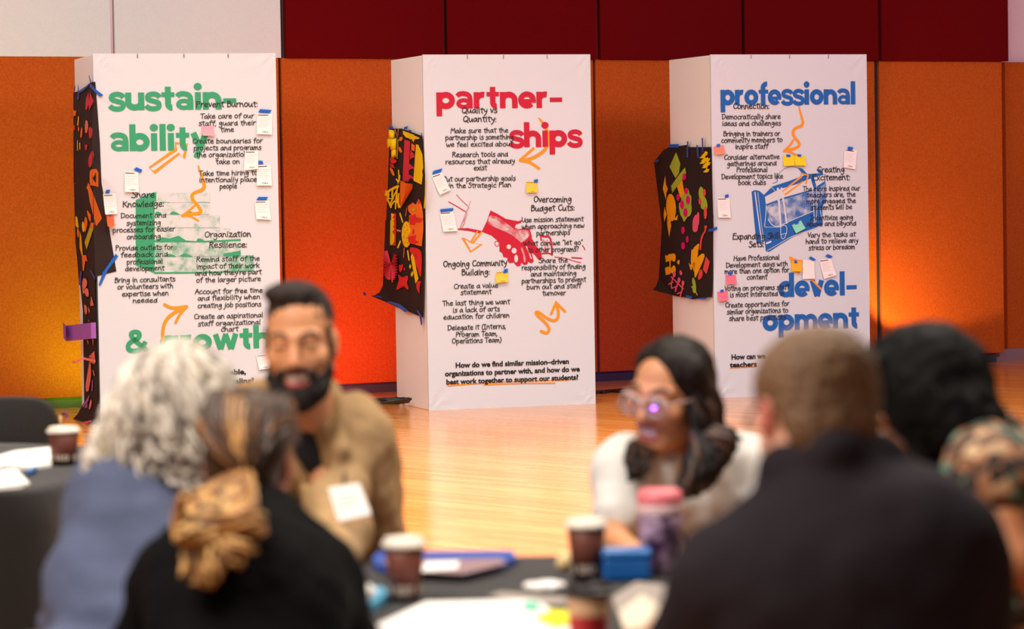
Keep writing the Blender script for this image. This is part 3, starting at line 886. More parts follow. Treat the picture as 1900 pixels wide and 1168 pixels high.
# the tall one on the sustainability tower: side sheets, and one corner lapped round onto the front
c1 = Collage(T1, 'tall narrow black paper collage trailing onto the floor beside the sustainability tower')
c1.poly('backing_sheet', N_, [(182, 185), (280, 165), (345, 92), (392, 70), (392, 1170), (184, 1168)], M_black, .010)
c1.poly('backing_sheet', O_, [(188, 60), (392, 60), (400, 700), (420, 1075), (245, 1160), (225, 900), (205, 700), (196, 400)], M_black, .0105)
c1.poly('backing_sheet', N_, [(386, 70), (420, 70), (440, 330), (470, 740), (486, 1168), (386, 1168)], M_black, .008, front=True)
c1.poly('backing_sheet', O_, [(392, 0), (478, 0), (540, 380), (648, 1015), (420, 1072), (400, 600)], M_black, .0078, front=True)
c1.poly('backing_sheet', Q_, [(160, 10), (275, 40), (285, 380), (295, 800), (298, 1040), (200, 960), (212, 700), (190, 300)], M_black, .012)
c1.poly('sheet_corner', Q_, [(200, 960), (298, 1040), (300, 1080), (292, 1118, -.004), (230, 1127, .02), (150, 1132, .05), (100, 1122, .06), (92, 1108, .06), (150, 1050, .03)], M_black, .012)
c1.poly('backing_sheet', Q_, [(22, 1072), (78, 1078), (95, 1108), (150, 1132), (90, 1130), (40, 1112), (18, 1096)], M_black, .05)
for P in ([(345, 185), (318, 260), (312, 372), (330, 372), (348, 300)], [(362, 185), (400, 280), (352, 382), (345, 300)],):
    c1.cut(N_, P, 'crimson')
c1.cut(N_, [(182, 372), (200, 390), (215, 375), (205, 440), (182, 438)], 'orange')
c1.cut(N_, [(235, 440), (243, 450), (236, 545), (222, 540)], 'gold')
c1.cut(N_, [(232, 550), (246, 575), (240, 610), (232, 600)], 'orange')
c1.cut(N_, [(265, 570), (278, 565), (278, 640), (268, 680), (255, 675)], 'orange', 1)
c1.cut(N_, [(182, 540), (200, 545), (198, 595), (184, 590)], 'crimson')
c1.line(N_, [(318, 490), (335, 500), (338, 570), (318, 640), (310, 560), (318, 490)], 9, 'peach')
c1.cut(N_, [(345, 570), (368, 556), (390, 590), (380, 680), (352, 684)], 'crimson', 1)
c1.cut(N_, [(305, 750), (335, 752), (325, 808), (312, 810)], 'crimson')
c1.cut(N_, [(385, 805), (405, 850), (392, 915), (372, 1002), (345, 990), (345, 890), (368, 870)], 'crimson', 1)
c1.line(N_, [(226, 705), (226, 815)], 7, 'gold', smooth=0)
c1.line(N_, [(250, 730), (252, 805)], 10, 'gold', smooth=0)
c1.line(N_, [(370, 1165), (370, 1045), (385, 1028), (425, 1025), (440, 1050), (440, 1168)], 22, 'orange', off=.02, name='paper_chain_link', smooth=0)
c1.line(O_, [(370, 0), (372, 75), (430, 80), (438, 100), (442, 0)], 22, 'orange', off=.021, name='paper_chain_link', smooth=0)
c1.cut(O_, [(345, 55), (375, 120), (440, 300), (490, 440), (430, 525), (428, 460), (410, 455), (360, 260), (340, 130), (322, 112)], 'orange')
c1.cut(O_, [(335, 350), (352, 375), (350, 405), (368, 385), (372, 480), (355, 470), (328, 370)], 'orange', 1)
c1.cut(O_, [(370, 485), (415, 490), (400, 550), (362, 530)], 'orange')
c1.cut(O_, [(362, 530), (398, 555), (325, 780), (304, 700)], 'olive')
c1.cut(O_, [(285, 460), (310, 540), (290, 605), (270, 520)], 'yellow', 1)
c1.cut(O_, [(315, 410), (335, 470), (328, 540), (305, 610), (298, 470)], 'orange', 1)
c1.cut(O_, [(205, 415), (225, 430), (240, 545), (222, 540), (206, 520)], 'yellow')
c1.cut(O_, [(222, 540), (242, 560), (240, 660), (222, 620)], 'orange', 1)
c1.cut(O_, [(250, 580), (268, 640), (270, 770), (285, 840), (275, 850), (250, 760)], 'gold')
c1.cut(O_, [(275, 840), (320, 840), (332, 910), (310, 880), (298, 890), (296, 1010), (284, 1010)], 'orange')
for P in ([(190, 60), (215, 70), (222, 110), (200, 150), (182, 130)], [(195, 150), (225, 130), (235, 195), (215, 200)], [(250, 195), (268, 262), (244, 265)], [(196, 255), (215, 260), (222, 320), (206, 330)], [(225, 270), (240, 300), (234, 320)],
          [(185, 90), (200, 170), (190, 180)], [(215, 510), (232, 520), (228, 545)], [(258, 505), (268, 510), (262, 552)], [(272, 592), (278, 660), (232, 632)], [(200, 640), (262, 645), (284, 660), (272, 690), (240, 665)], [(228, 360), (238, 380), (232, 375)],
          [(245, 935), (256, 960), (244, 1010), (230, 1015)]):
    c1.cut(Q_, P, 'peach', 1 if len(P) > 3 else 0, .02)
c1.line(Q_, [(242, 670), (225, 770), (212, 850), (222, 895), (236, 830), (246, 760), (242, 690)], 9, 'peach', .02)
c1.line(Q_, [(228, 770), (244, 740)], 7, 'peach', .02)
c1.line(Q_, [(262, 730), (272, 770)], 5, 'peach', .02)
c1.cut(Q_, [(238, 905), (230, 950), (185, 1010), (178, 1005), (205, 960)], 'violet', 0, .02)
c1.cut(Q_, [(222, 960), (222, 1000), (200, 1005)], 'violet', 0, .02)
c1.line(Q_, [(258, 800), (256, 880)], 6, 'violet', .02, smooth=0)
c1.line(Q_, [(95, 1118), (150, 1122), (210, 1110), (250, 1096)], 10, 'pink', .062)
# folded violet sleeve and a springy strip that stand off the sheet
def strip3(col, name, P, wid, c, M=None):
    """a paper band through points (px, py, stand-off), given width in metres along z"""
    mb = MB()
    q = [col.Mi @ col.T.side(*c(p[0], p[1]), p[2]) for p in P]
    vs = [v + Vector((0, 0, wid / 2)) for v in q] + [v - Vector((0, 0, wid / 2)) for v in q]
    n_ = len(q)
    mb.add(vs, [(i, i + 1, n_ + i + 1, n_ + i) for i in range(n_ - 1)])
    o = mb.build(name, M, col.root)
    return solid(o, .001)
strip3(c1, 'folded_paper_sleeve', [(285, 442, .02), (250, 444, .05), (70, 464, .10), (48, 440, .115), (66, 462, .13)], .105, Q_, paper('violet'))
strip3(c1, 'springy_paper_strip', [(280, 665, .02), (200, 645, .06), (165, 658, .09), (135, 672, .12), (116, 672, .13)], .016, Q_, paper('peach'))
mb = MB()
q = [c1.Mi @ T1.side(*Q_(x, y), .06) for x, y in ((34, 1074), (36, 1052), (52, 1038), (74, 1046), (82, 1068), (84, 1086))]
mb.tube(chaikin(q, 2), .008, 6)
mb.build('curled_paper_strip', paper('violet'), c1.root, True)
c1.tape(N_, [(190, 130), (205, 108), (198, 170), (184, 178)], shade=True)
c1.tape(N_, [(232, 90), (243, 165), (238, 260), (220, 262), (232, 190)], shade=True)
c1.tape(N_, [(240, 170), (340, 100), (352, 90), (345, 110), (290, 165), (245, 190)], off=.021)
c1.tape(N_, [(348, 0), (354, 0), (375, 75), (365, 85)], shade=True)
c1.tape(N_, [(358, 88), (375, 96), (418, 142), (405, 172), (360, 120)], off=.022)
c1.tape(N_, [(395, 128), (508, 215), (470, 232), (395, 162)], front=True, off=.010)
c1.tape(O_, [(640, 826), (668, 850), (510, 1065), (478, 1166), (455, 1166), (500, 1030)], front=True, off=.010)
c1.tape(Q_, [(172, 10), (182, 20), (174, 118), (160, 112)], shade=True)
c1.tape(Q_, [(236, 0), (250, 12), (278, 60), (276, 80)], shade=True)

c2 = Collage(T2, 'black paper collage of yellow and red cutouts on the side of the partnerships tower')
o = c2.poly('backing_sheet', J_, [(200, 82), (330, 82), (560, 165), (590, 600), (588, 1168), (156, 1168), (176, 760)], M_black, .010, thick=.002)
c2.poly('backing_sheet', K_, [(252, -10), (658, -10), (640, 1000), (360, 885), (225, 670), (250, 560)], M_black, .0105, thick=.002)
c2.poly('sheet_corner', K_, [(225, 670), (360, 885), (105, 775, .05), (150, 765, .04), (190, 740, .02)], M_black, .0105, thick=.002)
c2.cut(J_, [(345, 105), (470, 152), (472, 160), (530, 185), (520, 198), (475, 200), (462, 235), (440, 195), (425, 205), (400, 178), (380, 182), (345, 140)], 'yellow')
c2.cut(J_, [(362, 205), (425, 225), (405, 672), (342, 672)], 'crimson')
c2.cut(J_, [(440, 245), (478, 268), (472, 335), (438, 320)], 'orange')
c2.cut(J_, [(428, 320), (470, 370), (475, 400), (440, 412), (424, 430)], 'crimson')
c2.cut(J_, [(412, 470), (466, 512), (468, 540), (440, 520), (415, 545)], 'crimson')
c2.cut(J_, [(405, 590), (462, 620), (466, 650), (430, 630), (405, 676)], 'crimson')
c2.cut(J_, [(490, 258), (515, 262), (562, 370), (558, 470), (572, 520), (558, 560), (566, 600), (552, 706), (462, 662)], 'yellow')
c2.line(J_, [(598, 660), (596, 800), (582, 970)], 12, 'yellow', smooth=0)
c2.cut(J_, [(345, 172), (340, 210), (308, 226), (298, 200), (315, 176)], 'orange', 1)
c2.cut(J_, [(300, 280), (325, 300), (338, 348), (312, 350), (296, 310)], 'orange', 1)
c2.line(J_, [(250, 75), (285, 180), (295, 85)], 9, 'peach', smooth=0)
c2.line(J_, [(290, 200), (285, 320), (280, 420)], 8, 'olive', smooth=1)
c2.cut(J_, [(205, 400), (270, 430), (275, 460), (220, 475), (202, 440)], 'red', 1, .03)
c2.cut(J_, [(200, 470), (240, 480), (255, 525), (210, 515)], 'crimson')
c2.cut(J_, [(192, 512), (230, 530), (258, 612), (225, 600)], 'orange', 1, .022)
# curled yellow loops
for k, (x, y, wd_, hh) in enumerate(((222, 150, 40, .05), (240, 245, 44, .075), (200, 235, 34, .06), (245, 360, 34, .05))):
    mb = MB()
    cc = c2.Mi @ T2.side(*J_(x, y), .03)
    r = wd_ / 5.99 * T2.ppm
    vs = []
    n_ = 18
    for i in range(n_):
        a = 2 * math.pi * i / n_ * .94
        for z in (-hh / 2, hh / 2):
            vs.append(cc + Vector((r * .8 * math.cos(a), r * 1.5 * math.sin(a), z + .01 * math.sin(a + k))))
    mb.add(vs, [(2 * i, 2 * i + 2, 2 * i + 3, 2 * i + 1) for i in range(n_ - 1)])
    solid(mb.build('curled_paper_loop', paper('yellow'), c2.root, True), .001)
# branching yellow paper lace
for P, w in (([(296, 540), (305, 640), (290, 700)], 10), ([(270, 640), (300, 690), (310, 600)], 14), ([(300, 720), (230, 750), (170, 790), (150, 830)], 26), ([(150, 780), (190, 800), (175, 870)], 20),
             ([(170, 870), (200, 920), (215, 965)], 18), ([(290, 740), (220, 880), (200, 945)], 14), ([(285, 750), (265, 860), (262, 980)], 12), ([(300, 800), (285, 880), (300, 965)], 16), ([(215, 940), (250, 880), (290, 900), (310, 960)], 16), ([(170, 860), (240, 860)], 12), ([(235, 740), (215, 830), (245, 870)], 10)):
    c2.line(J_, P, w, 'yellow', .024)
# folded orange cone
mb = MB()
q = [c2.Mi @ T2.side(*J_(x, y), o_) for x, y, o_ in ((318, 660, .02), (452, 700, .03), (452, 745, .03), (318, 975, .02), (380, 690, .10), (360, 830, .06), (312, 800, .02))]
mb.add(q, [(0, 4, 5, 6), (4, 1, 2, 5), (5, 2, 3), (6, 5, 3)])
solid(mb.build('folded_paper_cone', paper('orange'), c2.root), .001)
c2.cut(J_, [(400, 945), (455, 905), (490, 930), (520, 862), (545, 900), (560, 980), (570, 1060), (556, 1168), (420, 1168), (412, 1050), (440, 1040), (405, 1000)], 'orange', 0, .018)
c2.cut(J_, [(445, 965), (490, 975), (478, 1002), (452, 995)], 'olive', 0, .021)
c2.cut(J_, [(415, 1060), (480, 1035), (490, 1075), (555, 1080), (548, 1130), (418, 1125)], 'red', 0, .0215)
c2.cut(J_, [(520, 862), (545, 905), (510, 915)], 'crimson', 0, .022)
c2.cut(J_, [(530, 925), (562, 975), (545, 960)], 'yellow', 0, .022)
c2.cut(J_, [(215, 1022), (268, 1028), (270, 1168), (215, 1168)], 'red')
c2.cut(J_, [(215, 1022), (250, 1040), (230, 1075), (252, 1090), (228, 1120), (250, 1150), (240, 1168), (213, 1168)], 'yellow', 0, .019)
c2.cut(K_, [(305, -5), (362, -5), (358, 258), (300, 248)], 'red')
c2.cut(K_, [(303, -5), (330, 0), (342, 20), (320, 50), (345, 85), (322, 110), (345, 155), (320, 175), (342, 215), (322, 250), (299, 248)], 'yellow', 0, .019)
c2.line(J_, [(310, 1020), (345, 1128)], 14, 'yellow', smooth=0)
c2.line(J_, [(388, 965), (375, 1060)], 6, 'peach', smooth=0)
c2.cut(K_, [(368, 85), (412, 100), (405, 118), (380, 105), (372, 118)], 'peach')
c2.cut(K_, [(402, 200), (412, 215), (385, 285), (370, 278)], 'yellow')
c2.line(K_, [(445, 275), (442, 340), (438, 380)], 6, 'peach')
c2.ell(K_, 468, 140, 50, 136, 'yellow')
c2.cut(K_, [(490, -5), (640, -5), (642, 90), (625, 265), (565, 230), (490, 225), (482, 160), (520, 150), (515, 100), (500, 60)], 'orange', 0, .0205)
c2.cut(K_, [(482, 165), (570, 145), (560, 200), (600, 220), (555, 240), (490, 220)], 'red', 0, .0215)
c2.cut(K_, [(530, 100), (545, 75), (550, 130), (530, 145)], 'crimson', 0, .022)
c2.cut(K_, [(500, 0), (560, 10), (560, 45), (505, 40)], 'red', 0, .022)
for x, y in ((445, 60), (470, 40), (450, 110), (475, 90), (440, 160), (470, 170), (450, 215), (480, 225)):
    c2.line(K_, [(x, y), (x + 2, y + 14)], 5, 'red', .021, smooth=0)
c2.cut(K_, [(505, 265), (600, 290), (628, 340), (622, 590), (600, 560), (578, 480), (580, 370), (560, 345), (502, 330)], 'red', 1)
c2.line(K_, [(480, 305), (495, 410)], 13, 'yellow', smooth=0)
c2.cut(K_, [(525, 335), (545, 370), (570, 500), (592, 600), (562, 648), (562, 520), (512, 370)], 'yellow')
c2.cut(K_, [(505, 445), (518, 470), (506, 498), (495, 475)], 'yellow')
c2.cut(K_, [(528, 518), (540, 545), (524, 582), (512, 555)], 'yellow')
c2.cut(K_, [(430, 435), (432, 490), (405, 540), (388, 500), (388, 450), (415, 465)], 'red', 1)
c2.cut(K_, [(395, 560), (425, 590), (480, 560), (488, 600), (468, 640), (492, 690), (480, 720), (450, 670), (430, 680), (410, 655), (372, 718), (362, 700), (395, 640), (382, 545)], 'red', 1)
c2.cut(K_, [(615, 620), (575, 625), (568, 690), (600, 752), (606, 740), (590, 690), (612, 660), (596, 650), (618, 650)], 'red', 1)
c2.ell(K_, 446, 500, 7, 14, 'crimson')
c2.line(K_, [(324, 540), (320, 634)], 9, 'yellow', smooth=0)
# pleated red fan bow
mb = MB()
cc = c2.Mi @ T2.side(*K_(308, 450), .03)
for a0, a1, R0 in ((115, 265, 1), (-75, 48, 1.1)):
    n_ = 22
    vs = [cc]
    for i in range(n_ + 1):
        a = math.radians(a0 + (a1 - a0) * i / n_)
        r = R0 * .078 * (1 + .35 * abs(math.sin(a)))
        vs.append(cc + Vector((-.006 - (.014 if i % 2 else -.008), -math.cos(a) * r * 1.9, -math.sin(-a) * r * 1.05)))
    mb.add(vs, [(0, i + 1, i + 2) for i in range(n_)])
solid(mb.build('pleated_paper_bow', mat('bow_paper', (206, 40, 62), .75), c2.root), .0008)
c2.tape(J_, [(185, 52), (235, 56), (232, 85), (182, 88)], off=.016)
c2.tape(J_, [(360, 65), (398, 55), (392, 92), (356, 92)], off=.016)
c2.tape(J_, [(405, 92), (440, 100), (440, 125), (415, 112)], shade=True)
c2.tape(J_, [(548, 130), (556, 130), (558, 168), (548, 160)], shade=True)
c2.tape(K_, [(105, 772), (150, 772), (215, 788), (210, 798)], off=.062)
c2.tape(K_, [(255, 838), (300, 832), (400, 860), (495, 935), (450, 942), (370, 880)], off=.03)
c2.tape(K_, [(570, 925), (590, 925), (625, 985), (632, 1060), (622, 1084), (618, 1078), (622, 1020), (600, 975)], shade=True)
c2.tape(K_, [(22, 740), (40, 735), (60, 768), (28, 772)], off=.09, shade=True)

c3 = Collage(T3, 'black paper collage of lime, pink and gold cutouts on the professional development tower')
c3.poly('backing_sheet', L_, [(275, 165), (520, 130), (530, 160), (528, 1180), (196, 1180), (192, 860), (170, 600), (95, 360), (110, 330), (210, 200)], M_black, .010, thick=.002)
c3.poly('backing_sheet', L_, [(528, 160), (820, 158), (835, 700), (852, 1180), (531, 1180)], M_black, .0108, thick=.002)
c3.poly('backing_sheet', M_, [(200, 0), (528, 0), (540, 1050), (440, 1040), (330, 1018), (155, 800), (185, 300)], M_black, .0104, thick=.002)
c3.poly('sheet_corner', M_, [(155, 800), (330, 1018), (240, 995, .02), (78, 950, .05), (120, 900, .035)], M_black, .0104, thick=.002)
c3.poly('backing_sheet', M_, [(531, 0), (850, 0), (845, 600), (830, 1040), (580, 1070), (542, 1052)], M_black, .0112, thick=.002)
c3.cut(L_, [(372, 228), (395, 280), (428, 370), (410, 490), (368, 556), (290, 412)], 'lime')
c3.cut(L_, [(488, 418), (502, 500), (325, 745), (310, 655), (420, 500)], 'lime', 0, .018)
c3.cut(L_, [(450, 560), (478, 745), (432, 810), (385, 660)], 'gold')
c3.cut(L_, [(235, 525), (245, 640), (270, 690), (250, 740), (245, 830), (205, 690)], 'gold')
c3.ell(L_, 310, 930, 62, 178, 'gold', -3, .017)
c3.cut(L_, [(228, 925), (255, 1020), (225, 1110), (216, 1020)], 'gold')
c3.cut(L_, [(340, 1080), (375, 1050), (398, 1020), (388, 1090), (350, 1090)], 'gold')
c3.cut(M_, [(262, 0), (300, 60), (312, 130), (286, 275), (262, 120)], 'gold')
c3.cut(L_, [(505, 680), (535, 700), (540, 760), (572, 780), (562, 870), (578, 950), (555, 1040), (510, 1050), (475, 1125), (455, 1060), (425, 1020), (405, 880), (440, 850), (440, 780), (480, 750)], 'lime', 1, .018)
for x, y, rx, ry in ((478, 538, 24, 45), (400, 800, 20, 46), (502, 718, 22, 42), (448, 892, 25, 56), (524, 834, 25, 56), (492, 995, 26, 56)):
    c3.ell(L_, x, y, rx, ry, 'magenta', 0, .021)
for x, y, rx, ry in ((463, 190, 22, 48), (517, 305, 17, 44), (464, 388, 24, 47)):
    c3.ell(M_, x, y, rx, ry, 'magenta')
c3.cut(L_, [(690, 655), (722, 690), (722, 760), (770, 850), (775, 960), (720, 960), (685, 930), (690, 850), (662, 790), (662, 700)], 'lime', 2)
c3.ell(L_, 734, 740, 20, 48, 'coral'); c3.ell(L_, 678, 850, 17, 42, 'coral'); c3.ell(L_, 748, 1000, 20, 80, 'coral')
c3.cut(L_, [(655, 975), (672, 1020), (665, 1180), (586, 1180), (590, 1100), (625, 1060)], 'pink', 1)
c3.cut(M_, [(590, 40), (620, -10), (668, -10), (668, 60), (655, 120), (648, 200), (615, 218), (585, 195), (584, 110)], 'pink', 1, .0165)
star = []
for x, y in ((740, 245), (715, 275), (735, 310), (770, 320), (715, 345), (755, 375), (745, 400), (775, 370), (760, 455)):
    c3.cut(L_, [(x - 45, y + 25), (x - 5, y - 10), (x + 5, y - 35), (x + 18, y - 8), (x + 38, y - 22), (x + 26, y + 18), (x + 2, y + 28)], 'yellow', 0, .018 + .001 * (len(star)), 'paper_star')
    star.append(1)
c3.line(M_, [(752, 130), (748, 200), (710, 250), (690, 330), (682, 440)], 20, 'coral')
c3.ell(M_, 752, 148, 18, 20, 'coral')
c3.cut(M_, [(655, 355), (672, 370), (655, 410), (655, 480), (640, 560), (700, 480), (745, 500), (720, 580), (640, 760), (622, 798), (606, 780), (620, 600), (600, 590), (580, 625), (562, 610), (565, 520), (585, 470), (565, 435), (590, 440), (610, 395), (635, 390)], 'gold', 1)
c3.cut(M_, [(535, 605), (560, 630), (575, 620), (575, 690), (560, 700)], 'gold')
c3.cut(M_, [(755, 525), (803, 590), (790, 650), (762, 750), (715, 690)], 'coral')
c3.cut(M_, [(690, 685), (712, 710), (710, 780), (665, 830), (652, 800), (668, 710)], 'coral', 1)
for dy in (0, 160):
    c3.cut(M_, [(232, 500 + dy), (260, 520 + dy), (290, 482 + dy), (305, 525 + dy), (345, 475 + dy - (0 if not dy else 10)), (372, 515 + dy), (362, 590 + dy), (340, 590 + dy), (312, 560 + dy), (295, 600 + dy), (270, 570 + dy), (245, 610 + dy), (240, 560 + dy)], 'gold', 1)
c3.line(M_, [(295, 560), (298, 660)], 14, 'gold', smooth=0)
c3.cut(M_, [(380, 590), (415, 560), (420, 600), (408, 636)], 'gold', 1)
c3.cut(M_, [(425, 692), (445, 715), (458, 750), (430, 770), (415, 730)], 'pink', 1)
for P in ([(345, 760), (310, 880), (320, 935)], [(310, 780), (380, 850), (440, 910), (470, 940)], [(275, 880), (340, 850)], [(410, 830), (370, 930), (365, 975)], [(320, 930), (385, 905)], [(465, 870), (450, 960), (425, 1038)], [(385, 1000), (440, 980)]):
    c3.line(M_, P, 15, 'pink', .018)
c3.ell(M_, 350, 750, 20, 40, 'pink'); c3.ell(M_, 412, 825, 18, 36, 'pink'); c3.ell(M_, 462, 865, 18, 34, 'pink')
c3.cut(M_, [(585, 785), (610, 810), (630, 900), (628, 980), (605, 1000), (582, 960), (590, 900), (578, 850)], 'lime', 1)
c3.line(M_, [(570, 905), (620, 960), (645, 1020)], 12, 'lime')
c3.tape(L_, [(285, 122), (408, 122), (405, 165), (280, 165)], off=.016)
c3.tape(L_, [(514, 85), (530, 85), (528, 290), (508, 290)], shade=True)
c3.tape(L_, [(640, 125), (655, 150), (665, 295), (648, 298), (632, 150)], shade=True)
c3.tape(L_, [(700, 42), (718, 42), (722, 225), (708, 230)], shade=True)
c3.tape(L_, [(105, 340), (150, 310), (150, 340), (108, 358)], off=.03)
c3.tape(M_, [(780, 180), (848, 160), (848, 200), (790, 212)], off=.018)
c3.tape(M_, [(846, 160), (895, 142), (900, 180), (846, 200)], front=True, off=.009)
c3.tape(M_, [(500, 1015), (575, 1030), (580, 1060), (500, 1048)], off=.018)
c3.tape(M_, [(650, 1055), (768, 1045), (755, 1068), (660, 1070)], off=.018)

# ------------------------------------------------------------------ slips and sticky notes on the fronts
M_slip = mat('white_slip', (240, 236, 232), .8)
M_grey = mat('grey_print', (206, 200, 198), .8)
def note(T, C, quad, col, label, group, tape=None, lines=0, curl=.012, name='paper_slip'):
    """quad: top-left, top-right, bottom-right, bottom-left pixels"""
    c = [T.fpt(*C(*p), .0095 + (curl if i > 1 else 0)) for i, p in enumerate(quad)]
    ctr = sum(c, Vector()) / 4
    root = tag(empty(name, T.M @ ctr, T.a), label, 'sticky note' if name == 'sticky_note' else 'paper slip', group)
    def S(u, v, lift=0):
        t = c[0].lerp(c[1], u)
        b_ = c[3].lerp(c[2], u)
        p = t.lerp(b_, v) - ctr
        f = 4 * v * (1 - v) * .25 * curl
        return p + Vector((0, f - lift, 0))
    mb = MB()
    n_ = 5
    mb.add([S(i, j / n_) for j in range(n_ + 1) for i in (0, 1)], [(2 * j, 2 * j + 2, 2 * j + 3, 2 * j + 1) for j in range(n_)])
    solid(mb.build('note_sheet', col, root), .0004)
    if lines:
        mb = MB()
        k = 0
        for r in range(lines):
            v = .22 + .5 * r / lines
            x1 = .88 - .12 * ((r * 7) % 3)
            mb.add([S(.1, v, .0007), S(x1, v, .0007), S(x1, v + .016, .0007), S(.1, v + .016, .0007)], [(0, 1, 2, 3)])
        mb.build('printed_lines', M_grey, root)
        mb = MB()
        mb.add([S(.06, .06, .0007), S(.72, .06, .0007), S(.72, .10, .0007), S(.06, .10, .0007)], [(0, 1, 2, 3)])
        x = .34
        for ch in 'YOKA':
            for st in {'Y': (((0, 0), (.5, .5)), ((1, 0), (.5, .5)), ((.5, .5), (.5, 1))), 'O': (((0, 0), (1, 0)), ((1, 0), (1, 1)), ((1, 1), (0, 1)), ((0, 1), (0, 0))),
                       'K': (((0, 0), (0, 1)), ((1, 0), (0, .5)), ((0, .5), (1, 1))), 'A': (((0, 1), (.5, 0)), ((.5, 0), (1, 1)), ((.2, .65), (.8, .65)))}[ch]:
                (a, b_), (d, e) = st
                u0, v0, u1, v1 = x + a * .07, .86 + b_ * .06, x + d * .07, .86 + e * .06
                dx, dy = u1 - u0, v1 - v0
                L = math.hypot(dx, dy)
                nx_, ny_ = -dy / L * .009, dx / L * .009
                mb.add([S(u0 + nx_, v0 + ny_, .0007), S(u1 + nx_, v1 + ny_, .0007), S(u1 - nx_, v1 - ny_, .0007), S(u0 - nx_, v0 - ny_, .0007)], [(0, 1, 2, 3)])
            x += .11
        mb.build('printed_heading', M_ink, root)
    if tape:
        mb = MB()
        mb.add([T.fpt(*C(*p), .0135) - ctr for p in tape], [(0, 1, 2, 3)])
        solid(mb.build('tape_strip', M_tape, root), .0004)
    return root
g1, g2, g3 = 'notes on the sustainability tower', 'notes on the partnerships tower', 'notes on the professional development tower'
A2 = Crop(7.786, 445, 270); V2 = Crop(9.733, 180, 300); N2 = Crop(16.6875, 440, 190); T2c = Crop(8.343, 790, 300); D3 = Crop(17.27, 1450, 470)
note(T1, N2, [(620, 345), (1095, 345), (1085, 1000), (610, 985)], M_slip, 'white slip under a wide blue tape beside the words Take care of our', g1, [(715, 210), (1070, 240), (1000, 340), (655, 310)], 6)
note(T1, A2, [(75, 75), (270, 75), (265, 340), (60, 360)], M_slip, 'white slip without tape covering the end of the word organization', g1, None, 6)
note(T1, A2, [(245, 285), (450, 275), (465, 580), (245, 580)], M_slip, 'white slip with a small blue tape beside Take time hiring', g1, [(265, 222), (325, 222), (342, 270), (256, 270)], 5)
note(T1, A2, [(215, 800), (425, 795), (450, 1075), (240, 1065)], M_slip, 'white slip under blue tape, lowest of those at the right edge above the word Organization', g1, [(270, 745), (408, 745), (380, 792), (240, 792)], 4)
note(T1, V2, [(495, 175), (745, 190), (760, 555), (505, 550)], M_slip, 'white slip hanging from blue tape at its right corner above the word Share', g1, [(715, 103), (820, 150), (785, 205), (662, 145)], 4)
note(T1, V2, [(108, 585), (340, 578), (372, 945), (150, 960)], M_slip, 'white slip against the collage edge, left of the word Knowledge', g1, [(172, 510), (243, 512), (215, 575), (145, 570)], 4)
note(T1, V2, [(170, 965), (300, 950), (322, 1165), (195, 1175)], mat('orange_note', (242, 96, 40), .8, var=.1, scale=12), 'orange sticky note below a white slip beside the word Document', g1, [(200, 960), (275, 955), (240, 1000), (238, 1000)], 0, .03, 'sticky_note')
note(T1, A_, [(1150, 475), (1216, 472), (1226, 530), (1157, 528)], mat('pink_note', (252, 160, 172), .8), 'pink sticky note on the y of the green word ability', g1, None, 0, .02, 'sticky_note')
note(T1, B_, [(1460, 735), (1535, 730), (1550, 810), (1480, 820)], M_slip, 'white slip low on the tower beside the cheek of the bearded man', g1, None, 4)
note(T2, T2c, [(85, 220), (255, 160), (385, 440), (220, 515)], M_slip, 'tilted white slip beside the line about partnership goals', g2, [(120, 145), (258, 105), (232, 165), (98, 200)], 7)
note(T2, T2c, [(215, 780), (430, 765), (492, 1075), (275, 1088)], M_slip, 'white slip under wide blue tape beside the sleeve of the printed handshake', g2, [(225, 738), (432, 720), (415, 768), (228, 788)], 6)
M_yel = mat('yellow_note', (250, 200, 50), .8)
note(T2, C_, [(1086, 884), (1155, 884), (1160, 952), (1090, 954)], M_yel, 'yellow sticky note taped above the word Overcoming', g2, [(1138, 872), (1162, 868), (1160, 890), (1136, 892)], 2, .02, 'sticky_note')
note(T2, D_, [(800, 325), (868, 315), (868, 378), (802, 385)], M_yel, 'yellow sticky note taped below the words Ongoing Community', g2, [(845, 308), (868, 304), (866, 326), (842, 332)], 2, .02, 'sticky_note')
note(T3, E_, [(460, 660), (525, 650), (538, 705), (475, 714)], mat('salmon_note', (250, 140, 110), .8), 'salmon sticky note taped left of the words inspire staff', g3, [(482, 645), (502, 642), (502, 662), (480, 665)], 0, .02, 'sticky_note')
note(T3, E_, [(905, 718), (975, 716), (978, 780), (910, 784)], mat('bright_yellow_note', (250, 214, 20), .8), 'bright yellow sticky note above the briefcase print, left of its twin', g3, [(925, 710), (952, 712), (948, 728), (925, 726)], 0, .02, 'sticky_note')
note(T3, E_, [(976, 718), (1046, 720), (1052, 782), (982, 780)], mat('bright_yellow_note', (250, 214, 20), .8), 'bright yellow sticky note above the briefcase print, right of its twin', g3, [(996, 708), (1022, 712), (1016, 728), (994, 722)], 0, .02, 'sticky_note')
note(T3, E_, [(1296, 672), (1376, 684), (1365, 806), (1290, 792)], M_slip, 'white slip with a short tape above the words Creating Excitement', g3, [(1318, 660), (1350, 664), (1345, 684), (1315, 682)], 6)
note(T3, E_, [(484, 985), (562, 985), (570, 1114), (490, 1114)], M_slip, 'white slip at the left edge beside the printed briefcase', g3, [(535, 968), (556, 964), (556, 986), (532, 988)], 6)
note(T3, I_, [(580, 765), (690, 708), (745, 805), (630, 865)], mat('mint_note', (136, 220, 190), .8), 'mint green sticky note tilted on the blue briefcase print', g3, [(610, 745), (655, 722), (668, 740), (625, 760)], 0, .015, 'sticky_note')
